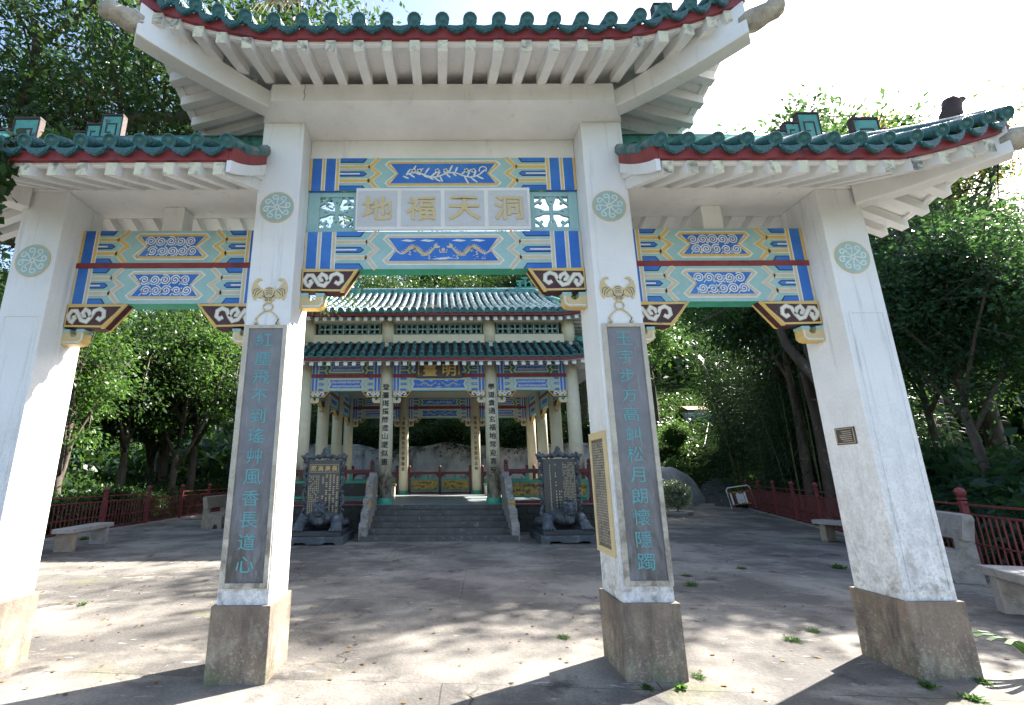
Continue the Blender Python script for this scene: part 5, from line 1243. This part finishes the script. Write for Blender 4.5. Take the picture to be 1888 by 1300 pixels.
# banyan reaching over the gate from the left
def banyan():
    g=np.random.default_rng(31); r=random.Random(31); b=MB(); Cs=[]
    tr=[Vector(p) for p in ((-13.6,4.6,-1.0),(-13.4,4.7,1.5),(-13.1,4.9,4),(-12.6,5.1,6.2),(-12.0,5.3,7.6))]; b.tube(tr,[.75,.6,.52,.46,.40],'bark',12)
    root=tr[-1]
    limbs=[[(-12.0,5.3,7.6),(-9.6,4.9,8.4),(-7.2,4.4,8.75),(-5.0,4.1,8.95),(-3.2,4.2,9.5)],
           [(-9.6,4.9,8.4),(-7.4,5.6,7.9),(-5.6,6.2,7.3),(-4.2,6.8,6.9)],
           [(-12.0,5.3,7.6),(-9.8,6.3,9.6),(-7.4,7.4,11.0),(-4.6,8.4,12.2),(-1.8,9.0,13.2)],
           [(-12.0,5.3,7.6),(-11.6,6.6,10),(-10.8,7.8,12.5),(-9.4,8.6,14.5)],
           [(-12.6,5.1,6.2),(-11.4,6.6,7.4),(-9.8,8.0,7.9),(-8.0,9.2,7.8)],
           [(-12.0,5.3,7.6),(-12.4,3.6,9.6),(-11.6,2.2,11.2)],
           [(-7.4,7.4,11.0),(-5.6,6.6,12.6),(-3.8,6.0,13.8)],
           [(-5.0,4.1,8.95),(-4.0,5.4,10.4),(-2.4,6.6,11.4)],
           [(-9.6,4.9,8.4),(-8.2,3.6,10.2),(-6.4,3.2,11.6)]]
    for i,L in enumerate(limbs):
        L=[Vector(p) for p in L]; P=[]
        for k in range(len(L)-1):
            for q in range(5): P.append(L[k].lerp(L[k+1],q/5)+Vector((r.uniform(-.06,.06),r.uniform(-.06,.06),.10*math.sin(k*3+q*.9))))
        P.append(L[-1]); n=len(P); r0=[.21,.10,.20,.2,.13,.15,.1,.1,.11][i]; b.tube(P,[r0*(1-.75*k/n) for k in range(n)],'bark',8)
        for k in range(int(n*2.9)):
            q=r.uniform(.15,1); s=P[min(n-1,int(q*n))]; c=s+Vector((r.gauss(0,1.15),r.gauss(0,1.1),r.gauss(.55,.8))); m=s.lerp(c,.5)+Vector((r.uniform(-.2,.2),r.uniform(-.2,.2),.1)); b.tube([s,m,c],[.03,.018,.006],'bark',4); Cs.append(c)
    pts=[]
    for c in Cs:
        for w_ in range(3):
            cc=np.array(c)+g.normal(size=3)*.4; m=int(70*r.uniform(.4,1.4)); pts.append(g.normal(size=(m,3))*np.array([.30,.30,.2])+cc)
    P=np.concatenate(pts); return b.mesh('trunk',True),leaf_mesh('crown',[(tri_leaves(P,.15,.066,droop=.35,seed=31),'leaf')])
tree_thing('banyan_tree','great dark banyan whose boughs hang over the left side of the gate','tree',banyan(),0,0,0,1)
# leaning tree whose trunk shows through the right opening
b=MB(); P=[(13.3,10.2,-.6),(12.9,10.5,2.0),(12.37,10.8,3.83),(12.1,11.0,4.75),(11.82,11.2,5.34),(11.6,11.3,5.84),(11.55,11.4,6.5),(11.45,11.5,7.05),(11.0,11.7,7.35),(10.35,11.9,7.38),(9.5,12.2,7.0),(8.85,12.5,6.6)]
b.tube(P,[.26,.235,.20,.18,.15,.13,.12,.105,.09,.07,.05,.02],'bark',10); q=P[4]; b.tube([P[3],(q[0]+.25,q[1]-.1,q[2]+.25),(q[0]+.32,q[1]-.1,q[2]+.9),(q[0]+.2,q[1],q[2]+1.8)],[.08,.06,.045,.02],'bark',7); q=P[2]; b.tube([q,(q[0]-.35,q[1],q[2]+.0),(q[0]-.75,q[1],q[2]+.08)],[.08,.05,.015],'bark',7)
g=np.random.default_rng(41); P2=[]
for c in ((9.2,12.2,7.6),(10.0,12.2,7.9),(8,12.4,7.9),(7,12.6,7.5),(6.2,12.9,7.1),(10.4,11.2,7.8),(11,12,8.2),(7.3,12.0,5.6),(9,13,8.3)):
    for q in range(7): P2.append(g.normal(size=(70,3))*.26+np.array(c)+g.normal(size=3)*.55)
tm=b.mesh('trunk',True); cm=leaf_mesh('crown',[(tri_leaves(np.concatenate(P2),.15,.06,droop=.3,seed=42),'leafb')])
tree_thing('leaning_tree','tree with a bare leaning trunk seen through the right opening','tree',(tm,cm),0,0,0,1)
# climber hanging from the left roof, weeds on the roof, dry fronds
def hanging(label,strands,name,cat,leaf,ln,wd,k='bark'):
    t=thing(name,label,cat,strands[0][0]); b=MB(); P=[]; g=np.random.default_rng(len(strands)); 
    for S in strands:
        b.tube(S,[.008]*len(S),k,4)
        for a,c in zip(S[:-1],S[1:]):
            for q in range(7): P.append(np.array(Vector(a).lerp(Vector(c),random.random()))+g.normal(size=3)*.035)
    part('stem',b,t); o=put('leaves',leaf_mesh('leaves',[(tri_leaves(np.array(P),ln,wd,up=.1,droop=.6,seed=5),leaf)]),t); return t
SR=[]
for i in range(12):
    x=-3.97+random.random()*.2; y=-.70-random.random()*.12; z=4.40; S=[(x,y+.2,z+.15)]
    for k in range(random.randint(5,10)): S.append((x+.05*math.sin(k*1.3+i)-.0*k,y-.03*math.cos(k+i),z-.14*k))
    SR.append(S)
hanging('green climber hanging from the end of the left roof',SR,'climber','climber','leaf',.10,.08)
SR=[]
for i in range(10):
    x=-4.9+random.random()*.9 if i<6 else -3.9+random.random()*.5; S=[(x,-.45,4.62),(x+random.uniform(-.05,.05),-.48,4.72),(x+random.uniform(-.1,.1),-.5,4.72+random.uniform(.02,.12))]; SR.append(S)
hanging('small sunlit weeds rooted between the tiles of the left roof',SR,'roof_weed','weed','leafb',.085,.035)
def fronds(label,o,n,L,seed,parent=None):
    r=random.Random(seed); b=MB()
    for i in range(n):
        a=r.uniform(-1.2,1.2); p=Vector(o)+Vector((r.uniform(-.15,.15),0,0)); P=[p+Vector((math.sin(a)*.5*L*t,-.35*t*L*.5,-.9*L*t*t+.12*t)) for t in [k/6 for k in range(7)]]; b.tube(P,[.007,.008,.007,.006,.005,.004,.002],'dry',4)
    tag(part('dry_frond',b,None),label,'frond')
fronds('dry brown fronds hanging off the left part of the upper roof',(-1.42,-.93,5.78),16,.34,1)
fronds('withered fronds hanging over the left end of the pavilion roof',(-3.9,10.4,7.0),26,.75,2)
b=MB(); 
for i in range(60): x=-3.6+random.random()*3.4; y=10.6+random.random()*1.2; z=upR[1](x,y)+.16; b.tube([(x,y,z),(x+random.uniform(-.25,.25),y+random.uniform(-.2,.3),z+random.uniform(0,.1))],.008,'dry',3)
part('leaf_debris',b,None,kind='stuff')
# weeds in the cracks
def weed(seed,n,L,w_,leaf='leafb',spread=.12):
    r=random.Random(seed); g=np.random.default_rng(seed); C=np.stack([g.normal(size=n)*spread,g.normal(size=n)*spread*.7,np.abs(g.normal(size=n))*.01],1); D=np.stack([g.normal(size=n)*.8,g.normal(size=n)*.8,np.full(n,.35)],1)
    return leaf_mesh('weed',[(tri_leaves(C,L,w_,up=0,dirs=D,droop=-.4,seed=seed),leaf)])
W1=weed(51,120,.085,.010,spread=.03); W2=weed(52,90,.075,.022,spread=.035); W3=weed(53,26,.10,.05,spread=.03)
for (x,y,s,m,lab) in ((1.2,1.06,.9,W1,'tiny grass tuft in the paving between the inner pillars'),(3.68,3.41,1.5,W1,'larger grass tuft in the paving behind the right opening'),(3.95,4.1,1.0,W1,'faint grass tuft farthest back behind the right opening'),(3.43,.93,1.1,W1,'grass tuft left of the base of the far right pillar'),(3.85,1.21,.9,W1,'grass tuft touching the plinth of the far right pillar'),(1.80,-.16,.9,W3,'broad-leaved weed at the foot of the right inner pillar'),(1.55,-.14,.8,W2,'low weed at the left corner of the right inner plinth'),(2.05,.05,.8,W1,'thin grass at the right corner of the right inner plinth'),(4.22,-.09,.9,W2,'low weed along the right front of the far right plinth'),(3.72,-.15,1.1,W2,'leafy weed at the front corner of the far right plinth'),(3.83,-.38,1.0,W2,'leafy weed in front of the far right pillar'),(5.2,4.7,1.1,W1,'grass tuft right of the far right pillar'),(-4.7,2.5,1.0,W1,'grass tuft in a crack of the sunlit left paving'),(6.9,4.7,2.0,W2,'strip of weeds beside the granite bench with backrest'),(-9.6,9.4,2.2,W2,'weeds along the foot of the left fence')):
    tag(put('weed',m,None,Tr((x,y,0))@Matrix.Rotation(x*7,4,'Z')@Matrix.Scale(s*.68,4)@Matrix.Diagonal((1.3,1,.7,1))),lab,'weed')
b=MB(); 
t=thing('blade_plant','bright long-leaved plant at the right edge of the photo','plant',(4.75,.1,0))
for k in range(7):
    a=2.6+k*.35; P=[Vector((4.85+math.cos(a)*.42*q,.05+math.sin(a)*.3*q,.05+.62*q-.40*q*q)) for q in [i/6 for i in range(7)]]; b.beam([(p.x,p.y,p.z,p.z+.006) for p in P],.02,'leafb')
part('blades',b,t)
# litter of dead leaves on the court
g=np.random.default_rng(61); n=1500; C=np.stack([g.uniform(-9.5,8.5,n),g.uniform(-1.2,12,n),np.full(n,.006)],1)
keep=(np.abs(np.abs(C[:,0])-1.69)>.4)&(np.abs(np.abs(C[:,0])-4.05)>.4)|(C[:,1]>1); C=C[keep]
v=tri_leaves(C,.055,.035,up=8,droop=0,seed=62); v[:,2]=.006+np.abs(v[:,2]-.006)*.35
put('leaf_litter',leaf_mesh('leaf_litter',[(v,'litter')]),None,kind='stuff')
# ground cover on the slopes beyond the court
g=np.random.default_rng(71); C=[]
while len(C)<60000:
    x=g.uniform(-26,30); y=g.uniform(2,42)
    if -11.3<x and x<9.6+(y-4)*.376 and y<22.9: continue
    if abs(x-14.35-(y-22.15)*.695)<1.25 and 21.5<y<35: continue
    if -8<x<10 and y<23: continue
    C.append((x,y,hz(x,y)+.0+abs(g.normal())*.2))
put('ground_cover',leaf_mesh('ground_cover',[(tri_leaves(np.array(C),.30,.14,up=.7,droop=-.2,seed=72),'leaf')]),None,kind='stuff')

# the wood far off on the slopes, one mass
g=np.random.default_rng(81); C=[]
while len(C)<70000:
    x=g.uniform(-95,70); y=g.uniform(12,90)
    if -34<x<36 and y<46: continue
    if x>36 and y<20: continue
    C.append((x,y,hz(x,y)+7*g.random()**.6+3.0*mn.noise((x*.12,y*.12,.5))+(4 if y>60 else 0)))
put('distant_wood',leaf_mesh('distant_wood',[(tri_leaves(np.array(C),1.5,.8,up=.3,seed=82),'leaf')]),None,kind='stuff')
